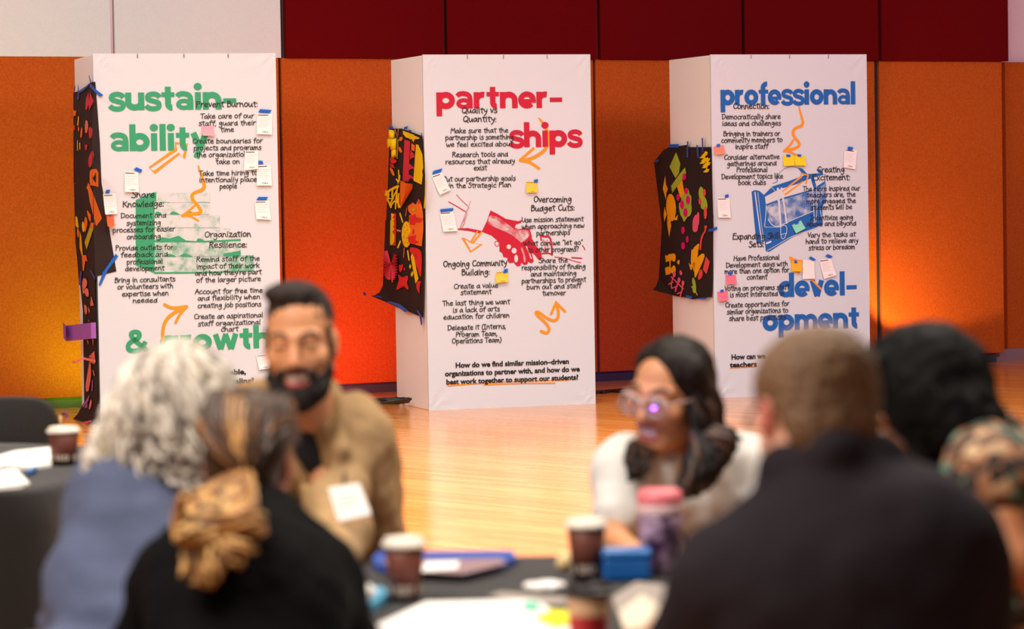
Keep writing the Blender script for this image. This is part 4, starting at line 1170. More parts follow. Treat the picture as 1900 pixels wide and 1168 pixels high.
note(T3, D3, [(330, 250), (655, 260), (665, 590), (340, 580)], mat('amber_note', (252, 176, 28), .8), 'amber sticky note taped over the tail of an orange arrow above devel', g3, [(410, 230), (490, 230), (510, 320), (420, 330)], 0, .02, 'sticky_note')
note(T3, D3, [(690, 210), (1060, 240), (1070, 820), (680, 830)], M_slip, 'white slip straight above the letter v, right of the amber note', g3, [(940, 105), (1110, 210), (1020, 255), (875, 155)], 0)
note(T3, D3, [(1205, 210), (1590, 170), (1765, 705), (1370, 830)], M_slip, 'tilted white slip above the last letters of devel', g3, [(1490, 32), (1650, 105), (1565, 165), (1395, 95)], 7)
M_pk = mat('rose_note', (246, 112, 134), .8)
note(T3, F_, [(508, 358), (568, 358), (576, 410), (514, 416)], M_pk, 'rose sticky note left of the handwritten word content', g3, [(522, 342), (550, 342), (540, 362), (530, 362)], 0, .02, 'sticky_note')
note(T3, F_, [(458, 460), (520, 452), (526, 510), (468, 520)], M_pk, 'rose sticky note left of the words is most interested in', g3, [(476, 448), (496, 446), (494, 462), (476, 464)], 0, .02, 'sticky_note')

# ------------------------------------------------------------------ lamps and leads behind the towers
M_blackmetal = mat('black_lamp_housing', (20, 18, 20), .4, metal=.3)
M_cable = mat('black_cable_sheath', (16, 14, 14), .5)
def par_can(loc, aim, label):
    r = tag(empty('uplight', loc), label, 'stage light', 'floor uplights behind the towers')
    d = (Vector(aim) - Vector(loc)).normalized()
    q = d.to_track_quat('Z', 'Y').to_matrix().to_4x4()
    mb = MB()
    mb.lathe([(.05, -.13), (.085, -.11), (.09, -.05)], 20)
    mb.lathe([(.078, -.05), (.09, -.05), (.095, -.01), (.088, -.01), (.08, -.045)], 20, cap=False)
    o = mb.build('housing', M_blackmetal, r, True)
    o.matrix_local = Matrix.Translation((0, 0, .13)) @ q
    mb = MB()
    mb.tube([(-.1, 0, .005), (-.11, 0, .14), (.11, 0, .14), (.1, 0, .005)], .008, 6)
    mb.box((-.12, -.06, 0), (.12, .06, .012))
    mb.build('yoke', M_blackmetal, r)
    return r
par_can((-2.62, 21.3, 0), (-3.35, 21.95, .8), 'black floor lamp behind the sustainability tower')
par_can((-.66, 22.1, 0), (-1.0, 23, .6), 'black floor lamp behind the partnerships tower beside the coiled cable')
par_can((2.45, 23.35, 0), (3.62, 25.2, 1.0), 'black floor lamp behind the professional development tower')
rnd = random.Random(5)
mb = MB()
for k in range(9):
    c = on_z(727, 744, .015 + .012 * k)
    pts = [c + Vector((.12 * math.cos(a * .42) * (1 + .06 * math.sin(k)), .1 * math.sin(a * .42), .01 * math.sin(a + k))) for a in range(15)]
    mb.tube(pts, .009, 6)
tag(mb.build('cable_coil', M_cable, None, True), 'coil of black cable on the floor at the back edge of the partnerships tower', 'cable')
def cable(pxs, label, r=.012):
    mb = MB()
    pts = chaikin([on_z(x, y, r) + Vector((0, 0, z)) for x, y, z in pxs], 3)
    mb.tube(pts, r, 6)
    return tag(mb.build('power_cable', M_cable, None, True), label, 'cable', 'cables on the floor by the wall')
cable([(560, 752, 0), (640, 748.5, 0), (668, 745.5, 0), (690, 744, .0), (715, 747, 0), (740, 747, 0)], 'black cable lying on the floor left of the partnerships tower', .014)
cable([(640, 749.5, 0), (680, 747.5, 0), (720, 746.5, 0), (742, 736, 0)], 'second black cable running up to the coil by the partnerships tower', .012)
cable([(1080, 730, 0), (1118, 727.5, 0), (1135, 725, 0), (1150, 727, 0), (1170, 726, 0), (1240, 722, 0)], 'black cable on the floor right of the partnerships tower, the nearer of two', .013)
cable([(1118, 728.5, 0), (1140, 725, 0), (1160, 722.5, 0), (1200, 718, 0)], 'black cable on the floor right of the partnerships tower, the farther of two', .011)
# ------------------------------------------------------------------ soft bodies: rounded shapes blended together and skinned
class Soft:
    def __init__(s):
        s.P = []
    def cone(s, a, b_, ra, rb, k=.02, op=1):
        s.P.append(('c', Vector(a), Vector(b_), ra, rb, k, op))
    def ell(s, c, r, M=None, k=.02, op=1):
        s.P.append(('e', Vector(c), Vector(r), M or Matrix.Identity(3), k, op))
    def chain(s, pts, rs, k=.015):
        for i in range(len(pts) - 1):
            s.cone(pts[i], pts[i + 1], rs[i], rs[i + 1], k)
    def bounds(s):
        lo, hi = np.full(3, 1e9), np.full(3, -1e9)
        for p in s.P:
            if p[-1] < 0:
                continue
            if p[0] == 'c':
                for q, r in ((p[1], p[3]), (p[2], p[4])):
                    lo = np.minimum(lo, np.array(q) - r)
                    hi = np.maximum(hi, np.array(q) + r)
            else:
                r = max(p[2])
                lo = np.minimum(lo, np.array(p[1]) - r)
                hi = np.maximum(hi, np.array(p[1]) + r)
        return lo, hi
    def field(s, X, Y, Z):
        D = np.full(X.shape, 9.0, np.float32)
        ax = [X[:, 0, 0], Y[0, :, 0], Z[0, 0, :]]
        for p in s.P:
            k = p[-2]
            if p[0] == 'c':
                a, b_ = np.array(p[1]), np.array(p[2])
                rm = max(p[3], p[4])
                lo, hi = np.minimum(a, b_) - rm, np.maximum(a, b_) + rm
            else:
                lo, hi = np.array(p[1]) - max(p[2]), np.array(p[1]) + max(p[2])
            pad = .05 + k
            sl = []
            for i in range(3):
                i0, i1 = np.searchsorted(ax[i], lo[i] - pad), np.searchsorted(ax[i], hi[i] + pad)
                sl.append(slice(i0, max(i1, i0)))
            sl = tuple(sl)
            x, y, z = X[sl], Y[sl], Z[sl]
            if x.size == 0:
                continue
            if p[0] == 'c':
                d = b_ - a
                L2_ = float(d @ d) + 1e-12
                h_ = np.clip(((x - a[0]) * d[0] + (y - a[1]) * d[1] + (z - a[2]) * d[2]) / L2_, 0, 1)
                e = np.sqrt((x - a[0] - h_ * d[0]) ** 2 + (y - a[1] - h_ * d[1]) ** 2 + (z - a[2] - h_ * d[2]) ** 2) - (p[3] + (p[4] - p[3]) * h_)
            else:
                c, r, R = np.array(p[1]), np.array(p[2]), np.array(p[3])
                q = [((x - c[0]) * R[0, i] + (y - c[1]) * R[1, i] + (z - c[2]) * R[2, i]) for i in range(3)]
                k0 = np.sqrt(sum((q[i] / r[i]) ** 2 for i in range(3)))
                k1 = np.sqrt(sum((q[i] / r[i] ** 2) ** 2 for i in range(3))) + 1e-9
                e = k0 * (k0 - 1) / k1
            o = D[sl]
            if p[-1] > 0:
                h_ = np.clip(.5 + .5 * (o - e) / k, 0, 1)
                D[sl] = o * (1 - h_) + e * h_ - k * h_ * (1 - h_)
            else:
                h_ = np.clip(.5 - .5 * (o + e) / k, 0, 1)
                D[sl] = o * (1 - h_) - e * h_ + k * h_ * (1 - h_)
        return D
    def mesh(s, res):
        lo, hi = s.bounds()
        lo, hi = lo - 3 * res, hi + 3 * res
        n = np.ceil((hi - lo) / res).astype(int) + 1
        ax = [lo[i] + res * np.arange(n[i]) for i in range(3)]
        X, Y, Z = np.meshgrid(*ax, indexing='ij')
        D = s.field(X.astype(np.float32), Y.astype(np.float32), Z.astype(np.float32))
        I = D < 0
        c8 = [(i, j, k) for i in (0, 1) for j in (0, 1) for k in (0, 1)]
        m_ = tuple(d - 1 for d in D.shape)
        sub = lambda A, c: A[c[0]:c[0] + m_[0], c[1]:c[1] + m_[1], c[2]:c[2] + m_[2]]
        cnt = sum(sub(I, c).astype(np.int8) for c in c8)
        act = (cnt > 0) & (cnt < 8)
        acc = np.zeros(act.shape + (3,), np.float32)
        num = np.zeros(act.shape, np.float32)
        for ia, ca in enumerate(c8):
            for cb in c8[ia + 1:]:
                if sum(abs(ca[i] - cb[i]) for i in range(3)) != 1:
                    continue
                da, db = sub(D, ca), sub(D, cb)
                x = ((da < 0) != (db < 0)) & act
                t = np.where(x, da / np.where(da == db, 1, da - db), 0)
                for i in range(3):
                    acc[..., i] += np.where(x, ca[i] + t * (cb[i] - ca[i]), 0)
                num += x
        idx = np.full(act.shape, -1, int)
        w = np.argwhere(act)
        idx[act] = np.arange(len(w))
        V = (w + acc[act] / np.maximum(num[act], 1)[:, None]) * res + lo
        Fs = []
        for i in range(3):
            j, k = (i + 1) % 3, (i + 2) % 3
            sa = [slice(1, -1)] * 3
            sa[i] = slice(0, -1)
            sb = list(sa)
            sb[i] = slice(1, None)
            a, b_ = I[tuple(sa)], I[tuple(sb)]
            q = np.argwhere(a != b_)
            fl = a[a != b_]
            off = np.array([1, 1, 1])
            off[i] = 0
            q = q + off
            def cell(dj, dk):
                c = q.copy()
                c[:, j] -= dj
                c[:, k] -= dk
                return idx[c[:, 0], c[:, 1], c[:, 2]]
            Q = np.stack([cell(1, 1), cell(0, 1), cell(0, 0), cell(1, 0)], 1)
            Q[~fl] = Q[~fl][:, ::-1]
            Fs.append(Q)
        Fq = np.concatenate(Fs)
        Fq = Fq[(Fq >= 0).all(1)]
        return V, Fq

class Flesh:
    """gathers several skinned blocks into the mesh of one object"""
    def __init__(s):
        s.V, s.F, s.m, s.n = [], [], [], 0
    def add(s, soft, res, mi=0, paint=None, rough=0, freq=60, up=None):
        V, Fq = soft.mesh(res)
        if rough:
            N = np.zeros_like(V)
            a, b_, c = V[Fq[:, 0]], V[Fq[:, 1]], V[Fq[:, 2]]
            fn = np.cross(b_ - a, c - a)
            for i in range(4):
                np.add.at(N, Fq[:, i], fn)
            N /= np.linalg.norm(N, axis=1)[:, None] + 1e-9
            d = np.array([noise.noise(Vector(v) * freq) + .5 * noise.noise(Vector(v) * freq * 2.3) for v in V])
            V = V + N * (d * rough)[:, None]
        if paint is None:
            mi_ = np.full(len(Fq), mi)
        else:
            mi_ = paint(V[Fq].mean(1))
        s.V.append(V)
        s.F.append(Fq + s.n)
        s.m.append(mi_)
        s.n += len(V)
    def build(s, name, mats, parent=None):
        me = bpy.data.meshes.new(name)
        V, Fq, mi = np.concatenate(s.V), np.concatenate(s.F), np.concatenate(s.m)
        me.vertices.add(len(V))
        me.vertices.foreach_set('co', V.astype(np.float32).ravel())
        me.loops.add(len(Fq) * 4)
        me.loops.foreach_set('vertex_index', Fq.astype(np.int32).ravel())
        me.polygons.add(len(Fq))
        me.polygons.foreach_set('loop_start', np.arange(0, len(Fq) * 4, 4, dtype=np.int32))
        for x in mats:
            me.materials.append(x)
        me.polygons.foreach_set('material_index', mi.astype(np.int32))
        me.polygons.foreach_set('use_smooth', np.ones(len(Fq), bool))
        me.update(calc_edges=True)
        me.validate()
        return link(name, me, parent)

def frame_of(f, up=(0, 0, 1)):
    f = Vector(f).normalized()
    x = f.cross(Vector(up)).normalized()
    z = x.cross(f)
    return Matrix((x, f, z)).transposed()

SKIN = {'tan': (220, 154, 110), 'fair': (226, 168, 142), 'brown': (190, 120, 78), 'rosy': (214, 142, 122)}
def skin(c):
    return mat(c + '_skin', SKIN[c], .48, var=.06, scale=14, spec=.35)
M_lip, M_teeth, M_eye, M_iris = mat('lips', (176, 84, 78), .4), mat('teeth', (238, 226, 214), .3), mat('eye_white', (226, 216, 208), .3), mat('eye_iris', (40, 26, 20), .2)
M_brow = mat('dark_brow_hair', (38, 26, 20), .8)
M_mouth = mat('mouth_inside', (92, 34, 36), .5)
M_rosyear = mat('flushed_ear', (204, 116, 98), .5)

class Head:
    """head frame: x to the person's right, y out of the face, z up; origin between the ears at eye level"""
    def __init__(s, o, f, up=(0, 0, 1), k=1.0, female=False, top=0):
        s.o, s.R, s.k, s.fem, s.top = Vector(o), frame_of(f, up), k, female, top
    def w(s, x, y, z):
        return s.o + s.R @ (Vector((x, y, z)) * s.k)
    def inv(s, V):
        return (np.asarray(V) - np.array(s.o)) @ np.array(s.R) / s.k
    def E(s, S, c, r, k=.012, op=1, rot=None):
        S.ell(s.w(*c), Vector(r) * s.k, s.R if rot is None else s.R @ rot, k * s.k, op)
    def C(s, S, a, b_, ra, rb, k=.012, op=1):
        S.cone(s.w(*a), s.w(*b_), ra * s.k, rb * s.k, k * s.k, op)
    def skull(s, smile=0):
        S = Soft()
        j = .92 if s.fem else 1
        s.E(S, (0, -.012, .035 - s.top / 2), (.074, .094, .088 - s.top / 2))
        s.E(S, (0, .022, -.035), (.062 * j, .068, .082), .03)
        s.E(S, (0, .012, -.075), (.054 * j, .062, .042), .03)
        s.E(S, (0, .064, -.1), (.03 * j, .026, .022), .025)
        s.C(S, (-.05, .0, -.06), (-.02, .058, -.1), .022, .02, .02)
        s.C(S, (.05, .0, -.06), (.02, .058, -.1), .022, .02, .02)
        for t in (-1, 1):
            s.C(S, (.012 * t, .086, .02), (.048 * t, .07, .02), .010, .009, .014)
            s.E(S, (.031 * t, .1, -.002), (.019, .016, .012), .012, -1)
            s.E(S, (.031 * t, .073, -.002), (.017, .014, .013), .004)
            s.E(S, (.042 * t, .056, -.036 + .006 * smile), (.026, .024, .022), .02)
            s.E(S, (.076 * t, -.008, -.012), (.010, .021, .032), .008, 1, Matrix.Rotation(.25, 3, 'X'))
            s.E(S, (.086 * t, -.004, -.01), (.006, .011, .019), .006, -1)
            s.E(S, (.0125 * t, .094, -.042), (.0085, .011, .008), .006)
        s.C(S, (0, .087, .008), (0, .108, -.032), .009, .0125, .010)
        s.E(S, (0, .108, -.037), (.012, .011, .0095), .006)
        wd_ = .026 + .008 * smile
        s.E(S, (0, .084, -.064), (wd_, .013, .0065), .006)
        s.E(S, (0, .081, -.079 - .006 * smile), (wd_ * .85, .014, .008), .006)
        if smile:
            s.E(S, (0, .098, -.0715), (wd_ * .86, .012, .0072), .004, -1)
            s.E(S, (0, .078, -.069), (wd_ * .9, .012, .008), .003)
        s.C(S, (0, -.025, -.05), (0, -.045, -.17), .055 * (.86 if s.fem else 1), .058 * (.86 if s.fem else 1), .03)
        return S
    def paint(s, smile=0, closed=False, ears=False):
        """faces are told apart by where they sit: 0 skin 1 lips 2 teeth 3 eye white 4 iris 5 brow 6 mouth 7 ear"""
        wd_ = .026 + .008 * smile
        def f(c):
            p = s.inv(c)
            x, y, z = np.abs(p[:, 0]), p[:, 1], p[:, 2]
            mi = np.zeros(len(p), int)
            front = y > .06
            up_ = (((x / wd_) ** 2 + ((z + .064) / .0075) ** 2) < 1) & front
            lo_ = (((x / (wd_ * .86)) ** 2 + ((z + .079 + .006 * smile) / .009) ** 2) < 1) & front
            mi[up_ | lo_] = 1
            if smile:
                mi[(((x / (wd_ * .84)) ** 2 + ((z + .0705) / .0085) ** 2) < 1) & front] = 6
                mi[(((x / (wd_ * .8)) ** 2 + ((z + .0695) / .0074) ** 2) < 1) & front] = 2
            e = (((x - .031) / .0145) ** 2 + ((z + .002) / (.0022 if closed else .0062)) ** 2) < 1
            mi[e & front] = 5 if closed else 3
            if not closed:
                mi[((((x - .031) / .0062) ** 2 + ((z + .002) / .0062) ** 2) < 1) & front] = 4
            b_ = (np.abs(z - .022 - .006 * np.sin((x - .012) / .04 * 3)) < .0042) & (x > .012) & (x < .052) & front
            mi[b_] = 5
            if ears:
                mi[(x > .073) & (np.abs(z + .012) < .035)] = 7
            return mi
        return f
    def mats(s, sk):
        return [skin(sk), M_lip, M_teeth, M_eye, M_iris, M_brow, M_mouth, M_rosyear]

def hand_soft(S, wr, d, up, curl=.5, side=1, k=1.0):
    """five separate fingers closing towards -up; d points from the wrist along the hand, side +1 puts the thumb on d x up"""
    d = Vector(d).normalized()
    u = (Vector(up) - d * d.dot(Vector(up))).normalized()
    x = d.cross(u) * side
    wr = Vector(wr)
    S.ell(wr + d * .045 * k, Vector((.04, .05, .015)) * k, Matrix((x, d, u)).transposed(), .012)
    S.cone(wr - d * .02 * k, wr + d * .02 * k, .026 * k, .028 * k, .02)
    for i, (off, L, r) in enumerate(((.030, .068, .0088), (.010, .076, .0092), (-.011, .071, .0088), (-.030, .055, .0078))):
        p = wr + d * (.085 - .004 * abs(i - 1)) * k + x * off * k
        a = .25 * curl
        S.ell(p, Vector((.011, .012, .010)) * k, None, .008)
        for j, fr in enumerate((.45, .32, .25)):
            dd = d * math.cos(a) - u * math.sin(a) + x * off * .8
            q = p + dd.normalized() * L * fr * k
            S.cone(p, q, r * (1 - .1 * j) * k, r * (.92 - .12 * j) * k, .003)
            p = q
            a += (.75 + .1 * i) * curl
    p = wr + d * .022 * k + x * .026 * k
    a = .75
    for j, (L, r) in enumerate(((.04, .013), (.032, .0105), (.026, .009))):
        dd = (d * math.cos(a) + x * math.sin(a) - u * (.25 + .2 * j * curl)).normalized()
        q = p + dd * L * k
        S.cone(p, q, r * k, r * .88 * k, .005)
        p = q
        a -= .3

class Person:
    """joints in metres; body, garments and hair are skinned from the same skeleton"""
    def __init__(s, hip, neck, shl, shr, ell_, elr, wrl, wrr, face, sw=.2, depth=1.0):
        s.hip, s.neck = Vector(hip), Vector(neck)
        s.sh, s.el, s.wr = (Vector(shl), Vector(shr)), (Vector(ell_), Vector(elr)), (Vector(wrl), Vector(wrr))
        s.ax = (s.neck - s.hip).normalized()
        s.f = Vector(face).normalized()
        s.x = (s.sh[1] - s.sh[0]).normalized()
        fb = s.x.cross(s.ax)
        if fb.dot(s.f) < 0:
            fb = -fb
        s.fb = fb.normalized()
        s.z = s.x.cross(s.fb)
        s.B = Matrix((s.x, s.fb, s.ax)).transposed()
        s.sw, s.dp = sw, depth
        s.k = (s.neck - s.hip).length / .54
    def P(s, t, fx=0, fy=0):
        return s.hip.lerp(s.neck, t) + s.x * fx + s.fb * fy
    def torso(s, S, g=0, chest=True):
        w = s.sw
        S.ell(s.P(.66, 0, .0), (w * .86 + g, .105 * s.dp + g, .18 * s.k + g), s.B, .05)
        S.ell(s.P(.36, 0, .012), (w * .74 + g, .108 * s.dp + g, .17 * s.k + g), s.B, .06)
        S.ell(s.P(.05), (w * .84 + g, .12 * s.dp + g, .13 * s.k + g), s.B, .06)
        S.ell(s.P(.74, 0, -.03), (w * .8 + g, .085 * s.dp + g, .12 * s.k + g), s.B, .05)
        for i in (0, 1):
            S.cone(s.P(.96), s.sh[i], .058 + g, .05 + g, .04)
            S.cone(s.P(.8), s.sh[i], .08 + g, .055 + g, .05)
    def arm(s, S, i, g=0, t0=0, t1=2, k=1.0):
        a, b_, c = s.sh[i], s.el[i], s.wr[i]
        if t1 <= 1:
            S.cone(a, a.lerp(b_, t1), (.052 + g) * k, (.052 - .010 * t1 + g) * k, .03)
        else:
            S.cone(a, b_, (.052 + g) * k, (.042 + g) * k, .03)
            S.cone(b_, b_.lerp(c, t1 - 1), (.042 + g) * k, (.042 - .014 * (t1 - 1) + g) * k, .02)
    def legs(s, S, g=0, foot=False):
        hz = Vector((s.f.x, s.f.y, 0)).normalized()
        for t in (-1, 1):
            h_ = s.hip + s.x * .09 * t
            kn = h_ + hz * .43 + s.x * .05 * t
            kn.z = .5
            an = kn + hz * .03
            an.z = .1
            if foot:
                S.ell(an + hz * .07 - Vector((0, 0, .055)), (.045 + g, .13 + g, .04), frame_of(hz), .03)
                S.cone(an, an - Vector((0, 0, .04)), .042, .042, .02)
            else:
                S.cone(h_, kn, .085 + g, .062 + g, .03)
                S.cone(kn, an, .058 + g, .042 + g, .02)
    def body(s, head, sk, smile=0, closed=False, ears=False, hands=((0, .5), (1, .5)), bare=(1.5, 1.5), up=((0, 0, 1), (0, 0, 1)), hd=(None, None), group=None, label=None, ak=1.0):
        Fl = Flesh()
        Fl.add(head.skull(smile), .0042, paint=head.paint(smile, closed, ears))
        S = Soft()
        s.torso(S, -.012)
        S.cone(head.w(0, -.03, -.09), s.P(1.0), .05 * head.k, .06, .03)
        S.cone(s.P(1.0), s.P(.9), .06, .07, .03)
        s.legs(S, -.01)
        for i in (0, 1):
            s.arm(S, i, -.004, k=ak)
        Fl.add(S, .011)
        for i, curl in hands:
            S = Soft()
            dd = hd[i] or (s.wr[i] - s.el[i])
            S.cone(s.el[i].lerp(s.wr[i], .5), s.wr[i], .033 * ak, .027 * ak, .02)
            hand_soft(S, s.wr[i], dd, up[i], curl, 1 if i else -1)
            Fl.add(S, .0042)
        o = Fl.build('person', head.mats(sk))
        tag(o, label, 'person', group)
        S = Soft()
        s.legs(S, .012, True)
        G = Flesh()
        G.add(S, .012)
        G.build('shoes', [mat('dark_shoes', (30, 26, 26), .5)], o)
        return o
    def garment(s, o, name, M, g=.016, sleeve=(2, 2), extra=None, rough=.004, freq=14, res=.010, cut=None, paint=None, ak=1.0):
        S = Soft()
        s.torso(S, g)
        for i in (0, 1):
            s.arm(S, i, g * .9, t1=sleeve[i], k=ak)
        if extra:
            extra(S)
        if cut:
            cut(S)
        G = Flesh()
        G.add(S, res, rough=rough, freq=freq, paint=paint)
        return G.build(name, M if isinstance(M, list) else [M], o)
    def trousers(s, o, M):
        S = Soft()
        s.legs(S, .015)
        S.ell(s.P(.03), (s.sw * .9, .135, .12), s.B, .05)
        G = Flesh()
        G.add(S, .013, rough=.004, freq=12)
        G.build('trousers', [M], o)

def locks(o, name, mats, strands, sides=6):
    """each strand: list of points, list of radii, material index"""
    mb = MB()
    for pts, rs, mi in strands:
        mb.tube(pts, rs, sides, mi)
    return mb.build(name, mats, o, True)
def wavy(pts, amp, n, rnd, freq=2.0):
    """a smooth curve through pts with a springy wobble"""
    c = chaikin([Vector(p) for p in pts], 3)
    ph, out = rnd.uniform(0, 6.28), []
    L = len(c)
    for i in range(n):
        t = i / (n - 1)
        p = c[min(L - 1, int(t * (L - 1)))]
        w = min(1, t * 3)
        a = ph + t * freq * 6.28
        out.append(p + Vector((math.cos(a), math.sin(a) * .8, math.sin(a * 1.3) * .4)) * amp * w)
    return out

# ---- the bearded man in the khaki jacket
hd = Head(at(557, 632, 6.55), (-.08, -1, -.10), (-.03, 0, 1), .96)
A = Person(hip=(-.36, 6.98, .56), neck=at(560, 792, 6.64), shl=at(486, 856, 6.62), shr=at(604, 850, 6.66), ell_=at(462, 1020, 6.5), elr=at(634, 992, 6.5),
           wrl=at(500, 1082, 6.2), wrr=at(612, 1052, 6.26), face=(-.05, -1, 0), sw=.152)
man = A.body(hd, 'tan', smile=1, closed=True, label='smiling bearded person in a khaki zip jacket facing the camera across the table', up=((0, 0, 1), (0, 0, 1)))
M_khaki = mat('khaki_jacket_cloth', (176, 142, 98), .85, var=.08, scale=10, bump=.3, bscale=30)
def collar(S):
    for t in (-1, 1):
        S.chain([A.P(.86, .028 * t, .14), A.P(1.03, .066 * t, .11), A.P(1.10, .094 * t, .03), A.P(1.12, .085 * t, -.04), A.P(1.12, 0, -.085)], [.014, .02, .022, .024, .024], .008)
    S.cone(A.P(.9, .05, .05), A.P(.97, .09, 0), .05, .04, .03)
    S.cone(A.P(.9, -.05, .05), A.P(.97, -.09, 0), .05, .04, .03)
def opening(S):
    S.cone(A.P(1.1, 0, .1), A.P(.84, 0, .135), .048, .02, .015, -1)
A.garment(man, 'khaki_jacket', M_khaki, .026, extra=collar, cut=opening, rough=.012, freq=11)
S = Soft(); A.torso(S, .004); S.cone(A.P(.94, 0, .02), A.P(1.03, 0, -.005), .068, .064, .03)
G = Flesh(); G.add(S, .011); G.build('dark_shirt', [mat('dark_shirt_cloth', (24, 24, 30), .8)], man)
mb = MB(); mb.tube([A.P(.86 - .1 * i, .004 * (i % 2), .145) for i in range(8)], .004, 6); mb.build('zip', mat('zip_metal', (90, 76, 60), .4, metal=.6), man)
A.trousers(man, mat('dark_trousers', (36, 34, 40), .85))
S = Soft()
hd.E(S, (0, -.018, .048), (.075, .093, .080)); hd.E(S, (.012, .022, .110), (.06, .05, .024), .02)
hd.E(S, (0, .116, .024), (.078, .07, .084), .01, -1); hd.E(S, (0, .09, -.06), (.2, .09, .09), .01, -1); hd.E(S, (0, -.02, -.1), (.2, .2, .07), .01, -1)
for t in (-1, 1):
    hd.C(S, (.070 * t, .03, .03), (.069 * t, .02, -.02), .006, .005, .008)
G = Flesh(); G.add(S, .0045, rough=.005, freq=120)
G.build('hair', [mat('black_curly_hair', (42, 31, 25), .85, var=.45, scale=70)], man)
S = Soft()
for t in (-1, 1):
    S_ = [(.066 * t, .018, -.035), (.058 * t, .034, -.072), (.04 * t, .056, -.102), (.0, .074, -.118)]
    for i in range(3):
        hd.C(S, S_[i], S_[i + 1], (.007, .014, .022)[i], (.014, .022, .026)[i], .02)
    hd.C(S, (.004 * t, .1, -.054), (.036 * t, .082, -.066), .008, .009, .008)
    hd.C(S, (.036 * t, .082, -.066), (.034 * t, .078, -.1), .01, .02, .012)
hd.E(S, (0, .068, -.124), (.034, .03, .022), .02)
hd.E(S, (0, .1, -.074), (.035, .034, .0175), .006, -1)
G = Flesh(); G.add(S, .0042, rough=.005, freq=110)
G.build('beard', [mat('black_beard', (26, 18, 15), .9, var=.3, scale=120)], man)
# his name badge hangs from the jacket
c = [at(609, 906, 6.40), at(667, 897, 6.40), at(689, 955, 6.36), at(628, 969, 6.36)]
ctr = sum(c, Vector()) / 4
bd = tag(empty('name_badge', ctr), 'white name badge clipped at a slant to the khaki jacket', 'name badge')
mb = MB(); mb.add([p - ctr for p in c], [(0, 1, 2, 3)]); solid(mb.build('card', mat('badge_card', (246, 236, 230), .5), bd), .002)
mb = MB()
for v, w in ((.3, .6), (.45, .7), (.6, .5)):
    pp = [c[0].lerp(c[3], v).lerp(c[1].lerp(c[2], v), u) - ctr + Vector((0, -.002, 0)) for u in (.18, .18 + w)]
    mb.tube(pp, .0012, 4)
mb.build('printed_lines', mat('badge_print', (206, 182, 178), .7), bd)
mb = MB(); q = (c[0] + c[1]) / 2 - ctr; mb.tube([q, q + Vector((0, .06, .02))], .004, 6); mb.build('clip', mat('clip_metal', (90, 84, 80), .4, metal=.8), bd)

# ---- the woman with glasses in the white t-shirt
hd = Head(at(1243, 728, 6.62), (-.62, -.8, -.16), (.16, 0, 1), .97, True, .012)
Bp = Person(hip=(.40, 6.98, .56), neck=at(1268, 866, 6.68), shl=at(1166, 876, 6.64), shr=at(1376, 872, 6.74), ell_=at(1138, 1000, 6.52), elr=at(1420, 1010, 6.6),
            wrl=at(1205, 1052, 6.25), wrr=at(1330, 1060, 6.28), face=(-.2, -1, 0), sw=.175, depth=.95)
wom = Bp.body(hd, 'tan', smile=1, closed=False, label='person with long dark wavy hair, clear glasses and a white t-shirt', ak=.86)
M_tee = mat('white_tshirt_cloth', (236, 232, 226), .85, bump=.2, bscale=16)
def vneck(S):
    S.cone(Bp.P(1.12, 0, .09), Bp.P(.88, 0, .125), .05, .014, .012, -1)
Bp.garment(wom, 'white_tshirt', M_tee, .016, sleeve=(.62, .62), cut=vneck, rough=.007, freq=13)
Bp.trousers(wom, mat('blue_jeans', (52, 62, 92), .85))
mb = MB()
for t in (-1, 1):
    mb.tube(chaikin([Bp.P(1.04, .06 * t, -.02), Bp.P(.98, .075 * t, .06), Bp.P(.8, .05 * t, .125), Bp.P(.55, .008 * t, .135)], 2), .005, 6)
mb.build('lanyard', mat('grey_lanyard', (120, 124, 146), .7), wom)
M_dk = [mat('dark_brown_hair', (26, 16, 12), .6, spec=.2, var=.3, scale=40, stretch=(6, 6, 1)), mat('deep_brown_hair', (16, 10, 8), .5, spec=.25, var=.3, scale=40), mat('warm_brown_hair', (70, 44, 28), .55, var=.3, scale=40)]
S = Soft()
hd.E(S, (0, -.022, .042), (.083, .1, .082)); hd.E(S, (0, -.06, -.03), (.082, .062, .1), .03)
hd.E(S, (.012, .102, .004), (.072, .078, .1), .012, -1); hd.E(S, (0, .08, -.1), (.07, .09, .08), .012, -1); hd.E(S, (.07, .07, -.03), (.05, .06, .09), .012, -1)
for t in (-1, 1):
    hd.C(S, (.07 * t, .01 - .03 * (t > 0), .06), (.082 * t, -.01 - .03 * (t > 0), -.06), .026, .028, .03)
    hd.C(S, (.082 * t, -.01 - .03 * (t > 0), -.06), (.086 * t, -.005 - .03 * (t > 0), -.15), .028, .02, .03)
G = Flesh(); G.add(S, .006, rough=.003, freq=45)
hair = G.build('hair', M_dk[:1], wom)
rnd = random.Random(3)
st = []
